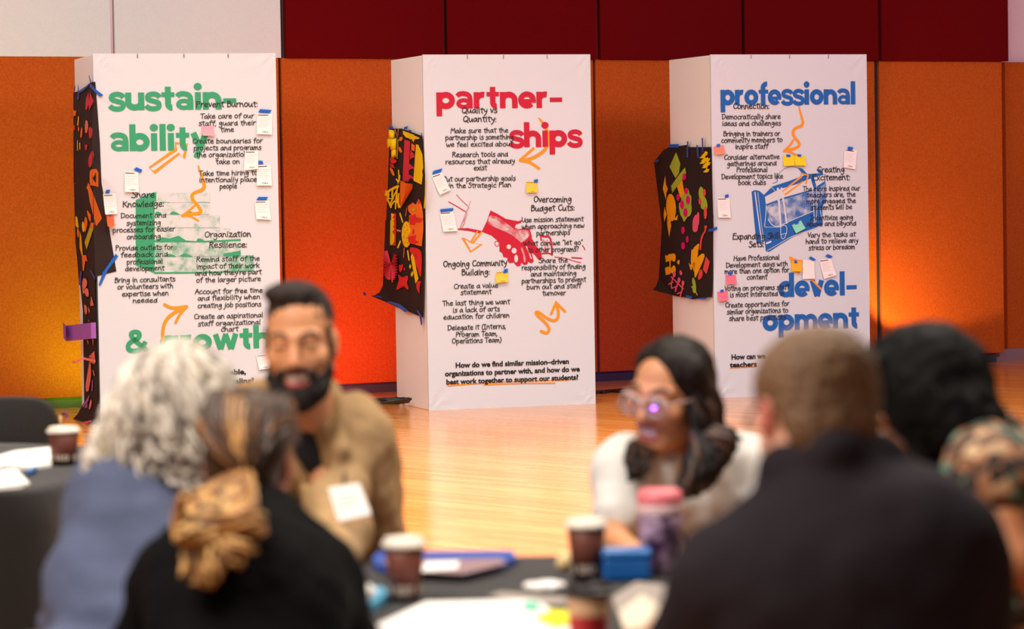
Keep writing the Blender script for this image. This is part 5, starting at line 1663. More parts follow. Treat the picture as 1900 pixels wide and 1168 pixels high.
for i in range(190):
    t = 1 if i % 5 == 0 else -1
    a = rnd.uniform(0, 1)
    top = hd.w(.045 * t * rnd.uniform(.2, 1), rnd.uniform(-.07, .03), .098)
    back = -.045 if t > 0 else 0
    mid = hd.w((.086 + .012 * rnd.random()) * t, .03 - .08 * a + back, rnd.uniform(-.05, .0))
    low = hd.w((.09 + .012 * rnd.random()) * t, .035 - .08 * a + back, -.075)
    if t > 0:                                   # her right, the picture's left: locks fall in front of the shoulder
        end = at(rnd.uniform(1168, 1204), rnd.uniform(862, 900), 6.49 + .02 * rnd.random())
        low = hd.w(.075, -.05 - .03 * a, -.1)
    else:
        q = rnd.random()
        end = at(1262 + 104 * q, 918 - 110 * q * q + rnd.uniform(-8, 8), 6.46 + .1 * q)
    via = at(rnd.uniform(1162, 1184), rnd.uniform(834, 848), 6.57) if t > 0 else (low + end) / 2
    st.append((wavy([top, mid, low, via + Vector((rnd.uniform(-.02, .03), -.02, 0)), end], .006 if t > 0 else .011, 22, rnd, rnd.uniform(1.2, 2)), [.004 + .006 * math.sin(math.pi * min(1, .12 + .85 * k / 21)) for k in range(22)], rnd.choice((0, 0, 1, 1, 2))))
locks(wom, 'hair_locks', M_dk, st)
# clear-framed glasses on her nose
M_frame = mat('clear_glasses_frame', (232, 206, 190), .15, trans=.3)
mb = MB()
for t in (-1, 1):
    ring = []
    for i in range(25):
        a = 2 * math.pi * i / 24
        ring.append(hd.w(.034 * t + .026 * math.cos(a), .112 - .01 * abs(math.cos(a)) * (1 if math.cos(a) * t > 0 else .2), -.006 + .023 * math.sin(a)))
    mb.tube(ring, .0032, 8)
    mb.tube([hd.w(.06 * t, .103, .002), hd.w(.078 * t, .06, .004), hd.w(.08 * t, -.005, .0)], .0025, 6)
mb.tube([hd.w(-.009, .113, .0), hd.w(0, .117, .003), hd.w(.009, .113, .0)], .003, 6)
gl = mb.build('eyeglasses', M_frame, wom, True)
M_lens = mat('coated_lens', (240, 236, 255), .03, trans=.95, spec=.7)
lamp_at = hd.o + Vector((-2.7, -1.3, 1.05))        # unseen violet lamp, added and placed so that it glints in the glasses
for t in (-1, 1):
    c0 = hd.w(.034 * t, .1135, -.006)
    ax_ = ((EYE - c0).normalized() + (lamp_at - c0).normalized()).normalized()
    ax_ = (ax_ + hd.R @ Vector((0, .35, 0)) * (1 if t > 0 else 0)).normalized()
    fr = frame_of(ax_)
    mb = MB()
    vs, n_ = [c0], 28
    for j in (1, 2, 3, 4):
        for i in range(n_):
            q = fr @ Vector((math.cos(6.2832 * i / n_), 0, math.sin(6.2832 * i / n_))) * (.024 * j / 4)
            vs.append(c0 + q - ax_ * (q.length ** 2 / .5))
    fs = [(0, 1 + (i + 1) % n_, 1 + i) for i in range(n_)] + [(1 + j * n_ + i, 1 + j * n_ + (i + 1) % n_, 1 + (j + 1) * n_ + (i + 1) % n_, 1 + (j + 1) * n_ + i) for j in range(3) for i in range(n_)]
    mb.add(vs, fs)
    mb.build('lens', M_lens, gl, True)
light('glint_lamp', 'SPOT', lamp_at, hd.w(-.034, .1135, -.006), 200, (.22, .08, 1), spot_size=.05, spot_blend=.6, shadow_soft_size=.05)

# ---- the ponytailed person seen from behind
hd = Head(at(462, 854, 5.2), (.1, 1, -.3), (.05, 0, 1), .9, True, .006)
Cp = Person(hip=(-.46, 4.76, .56), neck=at(476, 984, 5.12), shl=at(340, 1082, 5.1), shr=at(580, 1078, 5.12), ell_=at(256, 1230, 5.12), elr=at(650, 1216, 5.18),
            wrl=at(420, 1180, 5.40), wrr=at(600, 1170, 5.46), face=(.05, 1, 0), sw=.165, depth=.95)
pony = Cp.body(hd, 'rosy', ears=True, label='person with a blonde ponytail and black sweater, back to the camera')
M_blk = mat('black_sweater_knit', (15, 14, 15), .9, bump=.3, bscale=60, spec=.08)
Cp.garment(pony, 'black_sweater', M_blk, .022, extra=lambda S: S.cone(Cp.P(.97), Cp.P(1.02, 0, -.01), .07, .062, .03), rough=.008, freq=11)
Cp.trousers(pony, mat('dark_trousers', (36, 34, 40), .85))
M_bl = [mat('brown_hair', (66, 42, 26), .45, var=.45, scale=26, stretch=(9, 9, 1.2)), mat('blonde_hair', (208, 156, 92), .5, var=.3, scale=50), mat('honey_hair', (150, 100, 54), .5, var=.3, scale=50), mat('pale_blonde_hair', (226, 176, 104), .5, var=.2, scale=50)]
S = Soft()
hd.E(S, (0, -.018, .045), (.083, .1, .09)); hd.E(S, (0, -.055, -.015), (.074, .05, .075), .03)
hd.E(S, (0, .1, -.01), (.1, .08, .1), .012, -1)
G = Flesh(); G.add(S, .005, rough=.002, freq=40)
G.build('hair', M_bl[:1], pony)
rnd = random.Random(11)
tie = hd.w(.018, -.105, -.055)
st = []
for i in range(260):                               # swept back from the hairline to the tie
    a = rnd.uniform(-1.5, 1.5)
    el_ = rnd.uniform(-.1, 1.25)
    p0 = hd.w(.086 * math.sin(a) * math.cos(el_ * .7), .02 + .05 * math.cos(a) * rnd.random(), .045 + .092 * math.sin(el_))
    pm = hd.w(.096 * math.sin(a * .85) * math.cos(el_ * .5), -.082, .05 + .092 * math.sin(el_) - .02)
    pm2 = hd.w(.06 * math.sin(a), -.128, .0 + .045 * el_)
    bl = 1 if (abs(a + .12) < .28 and el_ > .1 and rnd.random() < .75) else (2 if rnd.random() < .16 else 0)
    st.append((wavy([p0, pm, pm2, tie], .0015, 12, rnd), [.0042] * 10 + [.003, .002], bl))
tip = [(340, 1000), (352, 1060), (372, 1080), (392, 1072), (430, 1045), (462, 1020), (476, 990), (480, 960)]
for i in range(240):
    ex, ey = tip[rnd.randrange(len(tip))]
    e = at(ex + rnd.uniform(-10, 10), ey + rnd.uniform(-14, 10), 4.83 + .03 * rnd.random())
    m1 = at(rnd.uniform(345, 470), rnd.uniform(918, 960), 4.91 + .05 * rnd.random())
    m2 = at(rnd.uniform(338, 482), rnd.uniform(960, 1010), 4.86 + .04 * rnd.random())
    st.append((wavy([tie + Vector((rnd.uniform(-.01, .01), 0, rnd.uniform(-.012, .012))), m1, m2, e], .010, 20, rnd, rnd.uniform(1, 2)), [.002 + .0038 * math.sin(math.pi * min(1, .1 + .85 * k / 19)) for k in range(20)], rnd.choice((1, 1, 2, 2, 3, 3, 0))))
for i in range(26):                                # one lock that loops out to the side
    e = at(rnd.uniform(330, 352), rnd.uniform(960, 1012), 4.96)
    st.append((wavy([tie, at(390, 912, 4.95), at(345, 918, 4.95), at(328, 945, 4.96), e], .006, 18, rnd, 1.2), [.005] * 16 + [.003, .002], rnd.choice((1, 2, 2, 3))))
locks(pony, 'ponytail', M_bl, st)
mb = MB()
q = [tie + hd.R @ Vector((.017 * math.cos(a * .6283), -.004, .017 * math.sin(a * .6283))) for a in range(11)]
mb.tube(q, .006, 6); mb.build('hair_tie', mat('dark_hair_tie', (40, 26, 22), .7), pony, True)

# ---- the grey curly haired person in a blue-grey cardigan
hd = Head(at(336, 758, 5.72), (.42, .88, -.12), (.08, 0, 1), .92, True, .008)
Dp = Person(hip=(-.74, 5.30, .54), neck=at(322, 948, 5.7), shl=at(290, 1022, 5.66), shr=at(400, 1010, 5.74), ell_=at(142, 1160, 5.62), elr=at(480, 1100, 5.95),
            wrl=at(330, 1130, 5.86), wrr=at(440, 1090, 6.02), face=(.4, .9, 0), sw=.112, depth=.98)
grey = Dp.body(hd, 'rosy', label='person with shoulder-length curly grey hair and a blue-grey cardigan')
M_card = mat('blue_grey_cardigan_knit', (82, 90, 118), .9, bump=.3, bscale=50, var=.06, scale=12)
Dp.garment(grey, 'cardigan', M_card, .022, rough=.014, freq=9)
Dp.trousers(grey, mat('dark_trousers', (36, 34, 40), .85))
M_gr = [mat('grey_hair', (196, 184, 170), .6, var=.25, scale=40), mat('white_hair', (228, 218, 204), .6, var=.15, scale=40), mat('steel_hair', (128, 118, 108), .6, var=.3, scale=40), mat('sandy_grey_hair', (178, 160, 136), .6, var=.2, scale=40)]
S = Soft()
hd.E(S, (0, -.018, .045), (.09, .106, .092)); hd.E(S, (0, -.05, -.05), (.098, .075, .1), .04); hd.E(S, (-.02, -.05, -.13), (.11, .07, .06), .05)
hd.E(S, (0, .105, -.01), (.066, .06, .095), .012, -1)
G = Flesh(); G.add(S, .006, rough=.012, freq=40)
G.build('hair', M_gr[2:3], grey)
rnd = random.Random(7)
st = []
for i in range(520):
    a = rnd.uniform(-2.6, 2.6)
    el_ = rnd.uniform(0, 1.45)
    b_ = a + math.pi
    dx, dy = math.sin(b_), math.cos(b_)
    p0 = hd.w(.07 * dx * math.cos(el_), -.02 + .085 * dy * math.cos(el_), .05 + .09 * math.sin(el_))
    p1 = hd.w(.105 * dx, -.02 + .115 * dy, .03 + .05 * math.sin(el_))
    sp_ = rnd.uniform(.9, 1.18)
    lowz = rnd.uniform(-.17, -.05)
    p2 = hd.w(.118 * dx * sp_, -.03 + .118 * dy * sp_, lowz / 2)
    p3 = hd.w(.128 * dx * sp_, -.035 + .115 * dy * sp_, lowz)
    if dy > .55:
        continue
    st.append((wavy([p0, p1, p2, p3], rnd.uniform(.006, .013), 24, rnd, rnd.uniform(2.2, 4)), [.0022 + .0042 * math.sin(math.pi * min(1, .15 + .8 * k / 23)) for k in range(24)], rnd.choice((0, 0, 0, 1, 1, 3, 2))))
for i in range(170):                               # longer curls out over the left shoulder
    e = at(rnd.uniform(162, 330), rnd.uniform(845, 893), 5.58 + .06 * rnd.random())
    st.append((wavy([hd.w(rnd.uniform(-.05, .02), -.06, .06), hd.w(-.1 + .08 * rnd.random(), -.09, -.02), (hd.w(-.11, -.09, -.05) + e) / 2 + Vector((rnd.uniform(-.02, .02), -.02, rnd.uniform(-.02, .03))), e], .009, 22, rnd, 3), [.003 + .005 * math.sin(math.pi * min(1, .15 + .8 * k / 21)) for k in range(22)], rnd.choice((0, 0, 1, 3))))
locks(grey, 'curls', M_gr, st)

# ---- the man in the dark polo shirt, seen from behind on the right
hd = Head(at(1513, 760, 4.26), (-.26, 1, -.4), (.03, 0, 1), 1.0, False, .024)
Ep = Person(hip=(.52, 4.1, .57), neck=at(1545, 886, 4.22), shl=at(1366, 1095, 4.2), shr=at(1690, 1080, 4.2), ell_=at(1280, 1222, 4.3), elr=at(1776, 1232, 4.3),
            wrl=at(1230, 1185, 4.62), wrr=at(1640, 1210, 4.6), face=(-.1, 1, 0), sw=.225, depth=1.15)
polo = Ep.body(hd, 'fair', ears=True, label='broad person in a dark charcoal polo shirt, back to the camera, short brown hair', ak=1.15)
M_polo = mat('charcoal_polo_cloth', (40, 34, 39), .85, spec=.1, bump=.15, bscale=40, var=.05, scale=9)
def pcollar(S):
    S.chain([Ep.P(1.0, -.075, .05), Ep.P(1.03, -.07, -.02), Ep.P(1.045, 0, -.065), Ep.P(1.03, .07, -.02), Ep.P(1.0, .075, .05)], [.026, .028, .03, .028, .026], .02)
    for i in (0, 1):
        S.cone(Ep.P(.6, 0, -.02), Ep.sh[i], .09, .07, .05)
Ep.garment(polo, 'polo_shirt', M_polo, .02, sleeve=(.92, .92), extra=pcollar, rough=.007, freq=9, ak=1.2)
Ep.trousers(polo, mat('dark_trousers', (36, 34, 40), .85))
M_bh = mat('short_brown_hair', (112, 82, 54), .7, var=.35, scale=60, stretch=(3, 3, 1))
S = Soft()
hd.E(S, (0, -.014, .034), (.085, .104, .078)); hd.E(S, (0, -.058, -.03), (.07, .048, .075), .03)
hd.E(S, (0, .118, .0), (.1, .06, .1), .012, -1); hd.E(S, (0, .06, -.07), (.1, .07, .07), .012, -1)
for t in (-1, 1):
    hd.E(S, (.082 * t, -.0, -.03), (.014, .02, .035), .01, -1)
G = Flesh(); G.add(S, .0045, rough=.004, freq=90)
G.build('hair', [M_bh], polo)
mb = MB()
for t in (-1, 1):
    mb.tube([hd.w(.082 * t, -.01, .008), hd.w(.08 * t, .05, .008), hd.w(.07 * t, .1, .006)], .003, 6)
mb.tube([hd.w(.07 * t, .1, .006) for t in (-1, 1)], .003, 6)
mb.build('eyeglasses', mat('dark_glasses_frame', (30, 24, 24), .4), polo)

# ---- the person bending forward at the right edge, long black hair and floral sleeve
hd = Head(at(1700, 755, 5.05), (-.86, -.12, -.5), (-.3, 0, 1), .93, True, .01)
Fp = Person(hip=(1.04, 5.12, .54), neck=at(1800, 812, 5.06), shl=at(1775, 862, 5.22), shr=at(1842, 888, 4.76), ell_=at(1760, 1050, 5.26), elr=at(1888, 1052, 4.66),
            wrl=at(1668, 838, 5.2), wrr=at(1768, 1112, 5.06), face=(-.9, .35, 0), sw=.18, depth=.95)
bend = Fp.body(hd, 'brown', label='person with long black hair bending forward in a floral short-sleeved top', ak=.9, hands=((0, .9), (1, .5)), hd=((-.12, 0, 1), None), up=((1, 0, 0), (0, 0, 1)))
def floral():
    M = mat('floral_blouse_cloth', (40, 30, 26), .8)
    nt = M.node_tree
    b_ = nt.nodes['Principled BSDF']
    tc = nt.nodes.new('ShaderNodeTexCoord')
    v = nt.nodes.new('ShaderNodeTexVoronoi')
    v.inputs['Scale'].default_value = 48
    nt.links.new(tc.outputs['Object'], v.inputs['Vector'])
    rp = nt.nodes.new('ShaderNodeValToRGB')
    rp.color_ramp.interpolation = 'CONSTANT'
    cols = [(0, (48, 34, 28)), (.34, (170, 116, 80)), (.5, (52, 36, 28)), (.68, (92, 140, 122)), (.76, (124, 78, 44)), (.9, (206, 168, 130))]
    rp.color_ramp.elements[0].color = (*lin(cols[0][1]), 1)
    rp.color_ramp.elements[1].position = cols[1][0]
    rp.color_ramp.elements[1].color = (*lin(cols[1][1]), 1)
    for p_, c_ in cols[2:]:
        e = rp.color_ramp.elements.new(p_)
        e.color = (*lin(c_), 1)
    sx = nt.nodes.new('ShaderNodeSeparateColor')
    nt.links.new(v.outputs['Color'], sx.inputs[0])
    nt.links.new(sx.outputs[0], rp.inputs[0])
    nt.links.new(rp.outputs[0], b_.inputs['Base Color'])
    return M
Fp.garment(bend, 'floral_blouse', floral(), .010, sleeve=(.2, .2), rough=.008, freq=14)
Fp.trousers(bend, mat('dark_trousers', (36, 34, 40), .85))
M_jet = [mat('jet_black_hair', (7, 5, 5), .7, spec=.12, var=.3, scale=40), mat('black_hair_sheen', (14, 11, 10), .6, spec=.2, var=.3, scale=40)]
S = Soft()
hd.E(S, (0, -.02, .048), (.086, .104, .092)); hd.E(S, (0, -.06, -.03), (.084, .06, .1), .03)
hd.E(S, (.0, .105, -.03), (.06, .06, .085), .012, -1)
hd.C(S, (-.07, -.01, .05), (-.085, -.02, -.05), .03, .034, .03)
S.chain([hd.w(-.03, -.06, .02), at(1748, 762, 5.0), at(1788, 790, 4.97), at(1828, 812, 4.96), at(1868, 865, 4.95)], [.08, .07, .05, .03, .015], .05)
G = Flesh(); G.add(S, .006, rough=.005, freq=40)
G.build('hair', M_jet[:1], bend)
rnd = random.Random(21)
st = []
for i in range(140):
    p0 = hd.w(rnd.uniform(-.05, 0), rnd.uniform(-.06, .05), .122)
    p1 = hd.w(-.09, rnd.uniform(-.09, .03), rnd.uniform(.0, .06))
    if rnd.random() < .3:
        e = at(rnd.uniform(1690, 1740), rnd.uniform(830, 870), 4.95)
        pts = [p0, p1, hd.w(-.098, rnd.uniform(-.02, .02), -.06), e]
    else:
        q = rnd.random()
        e = at(1780 + 108 * q + rnd.uniform(-14, 8), 830 + 50 * q + rnd.uniform(-20, 10), 4.92)
        pts = [p0, p1, at(1745 + 50 * q + rnd.uniform(-20, 20), 740 + rnd.uniform(-20, 40), 4.92), e]
    st.append((wavy(pts, .003, 18, rnd, .8), [.006] * 15 + [.005, .003, .002], rnd.choice((0, 0, 1))))
locks(bend, 'hair_locks', M_jet, st)
# ------------------------------------------------------------------ tables, chairs and what lies on them
M_tcloth = mat('black_tablecloth', (26, 24, 24), .85, bump=.12, bscale=40, var=.06, scale=6, spec=.12, sheen=.35)
M_chairfab = mat('black_chair_fabric', (22, 20, 19), .9, var=.12, scale=60, bump=.2, bscale=120)
M_chairmet = mat('dark_bronze_tube', (120, 88, 50), .4, metal=.7)
TZ = .74
def table(x, y, R, label):
    t = tag(empty('banquet_table', (x, y, 0)), label, 'table')
    mb = MB(); mb.lathe([(R - .01, TZ - .03), (R, TZ - .026), (R, TZ - .008), (R - .01, TZ - .004)], 64)
    mb.build('table_top', mat('table_board', (150, 120, 90), .6), t, False)
    for k in range(4):
        a = math.pi / 4 + k * math.pi / 2
        mb = MB(); mb.tube([(R * .6 * math.cos(a), R * .6 * math.sin(a), 0), (R * .6 * math.cos(a), R * .6 * math.sin(a), TZ - .03)], .016, 8)
        mb.build('leg', M_chairmet, t)
    mb = MB()
    n_ = 160
    rings = [(0, TZ), (R * .5, TZ), (R * .9, TZ), (R + .004, TZ - .001), (R + .014, TZ - .012), (R + .02, TZ - .1), (R + .03, TZ - .35), (R + .04, .02)]
    vs = []
    for j, (r, z) in enumerate(rings):
        for i in range(n_):
            a = 2 * math.pi * i / n_
            w = 0 if j < 4 else (j - 3) / 4 * (.03 * math.sin(a * 14) + .014 * math.sin(a * 23 + 1))
            vs.append(((r + w) * math.cos(a), (r + w) * math.sin(a), z))
    fs = [(j * n_ + i, j * n_ + (i + 1) % n_, (j + 1) * n_ + (i + 1) % n_, (j + 1) * n_ + i) for j in range(len(rings) - 1) for i in range(n_)]
    mb.add(vs, fs)
    o = mb.build('tablecloth', M_tcloth, None, True)
    o.location = (x, y, .001)
    return t, o
t1, cl1 = table(.05, 5.55, .88, 'round table under a black cloth where six people sit')
tag(cl1, 'black cloth draped over the round table the six people share', 'tablecloth', 'black tablecloths')
t2, cl2 = table(-1.92, 8.75, .93, 'round table behind on the left, empty of people, under a black cloth')
tag(cl2, 'black cloth draped over the empty round table at the left', 'tablecloth', 'black tablecloths')

def chair(loc, rz, label, group='black banquet chairs', hb=.86):
    t = tag(empty('banquet_chair', loc, rz), label, 'chair', group)
    def pad(name, w, d, th, c, tilt, rr):
        mb = MB()
        n_ = 40
        vs, L = [], []
        prof = [(-th / 2, .93), (-th / 2 + .008, .985), (0, 1), (th / 2 - .008, .985), (th / 2, .93)]
        for z, s_ in prof:
            for i in range(n_):
                a = 2 * math.pi * i / n_
                ca, sa = math.cos(a), math.sin(a)
                e = 2 / rr
                vs.append((w / 2 * s_ * math.copysign(abs(ca) ** e, ca), d / 2 * s_ * math.copysign(abs(sa) ** e, sa), z))
        fs = [(j * n_ + i, j * n_ + (i + 1) % n_, (j + 1) * n_ + (i + 1) % n_, (j + 1) * n_ + i) for j in range(4) for i in range(n_)]
        fs += [tuple(range(n_))[::-1], tuple(range(4 * n_, 5 * n_))]
        mb.add(vs, fs)
        o = mb.build(name, M_chairfab, t, True)
        o.matrix_local = Matrix.Translation(c) @ Matrix.Rotation(tilt, 4, 'X')
        return o
    pad('seat', .44, .44, .06, (0, 0, .43), 0, 4)
    bh = hb - .50
    pad('backrest', .43, bh, .05, (0, -.235, .50 + bh / 2), math.radians(98), 4.5)
    for sx in (-1, 1):
        mb = MB(); mb.tube(chaikin([(.2 * sx, -.26, 0), (.2 * sx, -.2, .42), (.222 * sx, -.205, .55), (.222 * sx, -.25, hb - .07)], 1), .011, 8)
        mb.build('rear_leg', M_chairmet, t, True)
        mb = MB(); mb.tube([(.2 * sx, .2, 0), (.2 * sx, .18, .41)], .011, 8)
        mb.build('front_leg', M_chairmet, t, True)
    mb = MB(); mb.tube([(-.2, -.2, .40), (.2, -.2, .40), (.2, .18, .40), (-.2, .18, .40), (-.2, -.2, .40)], .009, 6)
    mb.build('seat_frame', M_chairmet, t)
    return t
# local +y is the way a sitter faces
chair((-1.755, 10.12, 0), math.pi, 'empty black chair at the far side of the left table, only its back showing', hb=.84)
chair((-.97, 7.36, 0), .72, 'empty black chair with a brass rivet, between the left table and the grey-haired person', hb=.86)
chair((-.46, 7.08, 0), math.pi, 'black chair under the bearded person in khaki', hb=.64)
chair((.46, 7.08, 0), math.pi, 'black chair under the person in the white t-shirt', hb=.64)
chair((-.50, 4.62, 0), 0, 'black chair under the person with the ponytail', hb=.74)
chair((-.82, 5.2, 0), -.42, 'black chair under the grey-haired person', hb=.74)
chair((.54, 3.98, 0), .1, 'black chair under the person in the charcoal polo', hb=.74)
chair((1.22, 5.06, 0), 1.2, 'black chair under the person in the floral top', hb=.74)

M_lid, M_cup, M_cup2 = mat('white_plastic_lid', (248, 236, 220), .35), mat('brown_paper_cup', (106, 52, 36), .6), mat('cup_print', (226, 206, 190), .6)
def cup(loc, label, h_=.105, r0=.028, r1=.038, letters=True, lid=M_lid, body=M_cup, band=None):
    t = tag(empty('paper_cup', loc), label, 'cup', 'takeaway coffee cups')
    mb = MB(); mb.lathe([(r0 - .003, .004), (r0, 0), (r0 + (r1 - r0) * .5, h_ * .5), (r1, h_)], 40)
    mb.build('cup_body', body, t, True)
    mb = MB(); mb.lathe([(r1 + .001, h_ - .004), (r1 + .0045, h_ - .002), (r1 + .0045, h_ + .004), (r1 + .001, h_ + .006), (r1 - .002, h_ + .013), (r1 - .006, h_ + .014), (r1 - .008, h_ + .010), (.004, h_ + .010)], 40)
    mb.build('lid', lid, t, False)
    if letters:
        mb = MB()
        for k in range(22):
            a = 2 * math.pi * k / 22
            if k % 5 == 4:
                continue
            for z0, z1 in ((.012, .030),):
                q = []
                for da, z in ((-.07, z0), (.07, z0), (.07, z1), (-.07, z1)):
                    r = r0 + (r1 - r0) * z / h_ + .0006
                    q.append((r * math.cos(a + da), r * math.sin(a + da), z))
                mb.add(q, [(0, 1, 2, 3)])
        mb.build('printed_band', M_cup2, t)
    if band:
        mb = MB()
        z0, z1 = band[1]
        r = lambda z: r0 + (r1 - r0) * z / h_ + .0012
        mb.lathe([(r(z0), z0), (r(z1), z1)], 40, cap=False)
        mb.build('cup_sleeve', band[0], t, True)
    return t
def tp_(px, py, z=TZ + .0035):
    return on_z(px, py, z)
def flat(name, cat, corners, th, M, label, group=None, z=TZ + .002, bend=0, parts=None):
    """a sheet or block lying on the cloth; corners are pixels of its footprint"""
    c = [tp_(x, y, z) for x, y in corners]
    ctr = sum(c, Vector()) / len(c)
    mb = MB()
    n_ = len(c)
    lo = [p - ctr for p in c]
    hi = [p - ctr + Vector((0, 0, th + bend * (.5 + .5 * math.sin(i * 2.4)))) for i, p in enumerate(c)]
    mb.add(lo + hi, [tuple(range(n_))[::-1], tuple(range(n_, 2 * n_))] + [(i, (i + 1) % n_, n_ + (i + 1) % n_, n_ + i) for i in range(n_)])
    root = tag(empty(name, ctr), label, cat, group)
    bevel(mb.build('sheet' if th < .006 else 'cover', M, root), min(.0015, th * .3))
    return root, ctr
cup(tp_(752, 1114), 'brown paper cup with white lid beside the ponytail and the blue binder')
cup(tp_(1089, 1074), 'brown paper cup with white lid behind the red sleeved one')
cup(on_z(1093, 1196, TZ + .0035), 'tan cup with a black dome lid and red sleeve at the bottom edge', .088, .030, .037, False, mat('black_plastic_lid', (34, 28, 28), .35), mat('tan_cup', (196, 150, 112), .6), (mat('red_cup_sleeve', (176, 14, 26), .6), (.005, .05)))
cup(on_z(119, 862, TZ + .0035), 'brown paper cup with white lid on the table at the left', .095, .034, .044)
M_white = mat('white_paper', (250, 246, 242), .7)
M_binder = mat('blue_binder_cover', (44, 84, 172), .45)
r_, ctr = flat('binder', 'binder', [(690, 1052), (700, 1038), (952, 1036), (958, 1050), (872, 1074), (700, 1062)], .016, M_binder, 'blue binder lying open at the far edge of the table')
mb = MB(); q = [tp_(x, y, TZ + .0215) - ctr for x, y in ((782, 1062), (848, 1056), (852, 1042), (788, 1044))]; mb.add(q, [(0, 1, 2, 3)]); solid(mb.build('inner_page', M_white, r_), .001)
mb = MB(); q = [tp_(x, y, TZ + .0205) - ctr for x, y in ((720, 1058), (860, 1066), (940, 1046), (930, 1037), (710, 1040))]; mb.add(q, [(0, 1, 2, 3, 4)]); solid(mb.build('inside_lining', mat('mauve_lining', (150, 120, 124), .6), r_), .0006)
flat('paper_sheet', 'paper', [(690, 1166), (790, 1120), (985, 1116), (1000, 1120), (1046, 1150), (1066, 1180), (1060, 1230), (690, 1230)], .003, M_white, 'large white sheet of paper at the bottom edge of the table', 'papers on the table')
flat('paper_sheet', 'paper', [(905, 1108), (930, 1100), (1045, 1110), (1062, 1122), (1000, 1126)], .002, mat('grey_paper', (158, 146, 138), .7), 'grey printed sheet on the cloth, behind the large white one', 'papers on the table')
S = Soft()
q = on_z(1013, 1097, TZ + .004)
for dx, dy, dz, r in ((-.025, 0, .008, .012), (0, .008, .010, .014), (.022, .002, .009, .012), (.012, -.008, .007, .01), (-.01, -.008, .007, .011)):
    S.ell((dx, dy, dz), (r * 1.5, r * 1.3, r * .75), None, .006)
G = Flesh(); G.add(S, .0025, rough=.003, freq=70)
o = G.build('paper_napkin', [M_white]); o.location = q; tag(o, 'crumpled white napkin left of the red sleeved cup', 'napkin')
flat('sticky_flag', 'sticky note', [(992, 1150), (1020, 1136), (1058, 1138), (1060, 1160), (1030, 1166)], .004, mat('neon_yellow_note', (240, 232, 20), .7), 'neon yellow sticky pad on the large white sheet', 'sticky pads on the table', TZ + .006)
flat('sticky_flag', 'sticky note', [(968, 1124), (985, 1118), (1002, 1124), (996, 1136), (974, 1134)], .004, mat('teal_note', (110, 196, 166), .7), 'teal sticky pad on the large white sheet', 'sticky pads on the table', TZ + .006)
flat('paper_sheet', 'paper', [(1135, 1120), (1180, 1095), (1240, 1092), (1240, 1150), (1150, 1160)], .006, mat('grey_paper', (158, 146, 138), .7), 'pile of grey printed papers beside the elbow of the charcoal polo', 'papers on the table', TZ + .002, .012)
flat('paper_sheet', 'paper', [(1150, 1150), (1192, 1124), (1230, 1130), (1230, 1190), (1160, 1190)], .004, mat('cream_paper', (226, 210, 186), .7), 'cream paper at the elbow of the charcoal polo', 'papers on the table', TZ + .0105, .02)
# tissue pack: light blue with a white puff
r_, ctr = flat('tissue_pack', 'tissue pack', [(668, 1120), (705, 1104), (722, 1118), (690, 1138), (676, 1136)], .018, mat('sky_blue_pack', (92, 184, 226), .4), 'small light blue tissue pack between the black sweater and the cup')
S = Soft(); q = tp_(678, 1100, TZ + .04); S.ell(q, (.02, .022, .015), None, .01); S.ell(q + Vector((-.01, .01, .006)), (.014, .012, .014), None, .01)
G = Flesh(); G.add(S, .003, rough=.003, freq=90); o = G.build('tissue', [M_white], None); o.parent = r_; o.matrix_parent_inverse = Matrix.Translation(-ctr)
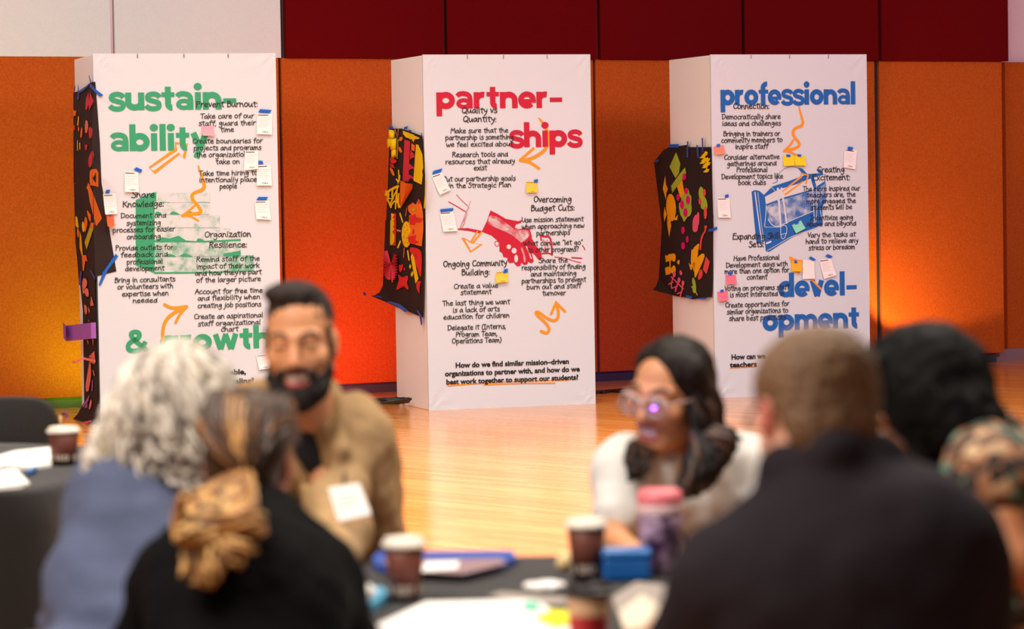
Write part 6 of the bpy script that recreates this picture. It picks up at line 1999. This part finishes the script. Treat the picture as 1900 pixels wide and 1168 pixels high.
# cream roll and blue box and patterned tumbler
S = Soft(); q = tp_(1047, 1062, TZ + .004); S.ell((0, 0, .018), (.017, .017, .018), None, .01); S.ell((.004, 0, .03), (.01, .01, .008), None, .008)
G = Flesh(); G.add(S, .0025, rough=.001); o = G.build('bread_roll', [mat('cream_roll', (240, 208, 150), .7)]); o.location = q; tag(o, 'small round cream ball beside the rear brown cup', 'ball')
t = tag(empty('blue_box', tp_(1160, 1076)), 'glossy blue plastic box between the cups and the charcoal polo', 'box')
mb = MB(); mb.box((-.044, -.03, 0), (.050, .05, .046)); bevel(mb.build('box_body', mat('blue_plastic', (16, 96, 176), .25), t), .008, 4)
mb = MB(); mb.box((-.046, -.032, .044), (.052, .052, .060)); bevel(mb.build('box_lid', mat('blue_plastic_lid', (30, 112, 190), .22), t), .007, 4)
def tumbler_pattern():
    M = mat('violet_pattern', (88, 52, 96), .35)
    nt = M.node_tree
    tc = nt.nodes.new('ShaderNodeTexCoord'); v = nt.nodes.new('ShaderNodeTexNoise'); rp = nt.nodes.new('ShaderNodeValToRGB')
    v.inputs['Scale'].default_value = 22
    nt.links.new(tc.outputs['Object'], v.inputs['Vector']); nt.links.new(v.outputs['Fac'], rp.inputs[0])
    rp.color_ramp.elements[0].position = .4; rp.color_ramp.elements[0].color = (*lin((70, 40, 78)), 1)
    rp.color_ramp.elements[1].position = .62; rp.color_ramp.elements[1].color = (*lin((206, 170, 196)), 1)
    nt.links.new(rp.outputs[0], nt.nodes['Principled BSDF'].inputs['Base Color'])
    return M
p0 = on_z(1226, 1062, TZ + .0035)
t = tag(empty('tumbler', p0), 'violet patterned tumbler with a pink lid before the white t-shirt', 'tumbler')
mb = MB(); mb.lathe([(.034, 0), (.037, .004), (.044, .10), (.044, .118)], 40); mb.build('tumbler_body', tumbler_pattern(), t, True)
mb = MB(); mb.lathe([(.0445, .116), (.046, .118), (.046, .134), (.044, .138)], 40); mb.build('rim_band', mat('pale_pink_rim', (244, 200, 200), .4), t, True)
mb = MB(); mb.lathe([(.045, .137), (.046, .14), (.045, .158), (.038, .166), (.01, .168)], 40); mb.build('lid', mat('pink_plastic', (240, 124, 134), .4), t, True)
# papers on the far left table
flat('paper_sheet', 'paper', [(-30, 862), (28, 850), (45, 843), (98, 843), (96, 868), (60, 872), (10, 878), (-30, 878)], .004, M_white, 'white folded paper beside the cup on the left table, the farther one', 'papers on the left table', TZ + .002, .02)
flat('paper_sheet', 'paper', [(-30, 884), (30, 879), (56, 900), (40, 908), (-30, 914)], .004, M_white, 'white paper nearest the front edge of the left table', 'papers on the left table', TZ + .002, .012)
mb = MB(); a, b_ = tp_(52, 878, TZ + .012), tp_(68, 870, TZ + .012); mb.tube([a, a.lerp(b_, .8), b_], [.008, .008, .003], 8)
tag(mb.build('marker_pen', mat('blue_marker', (36, 104, 168), .4), None, True), 'blue marker lying between the white papers on the left table', 'pen')
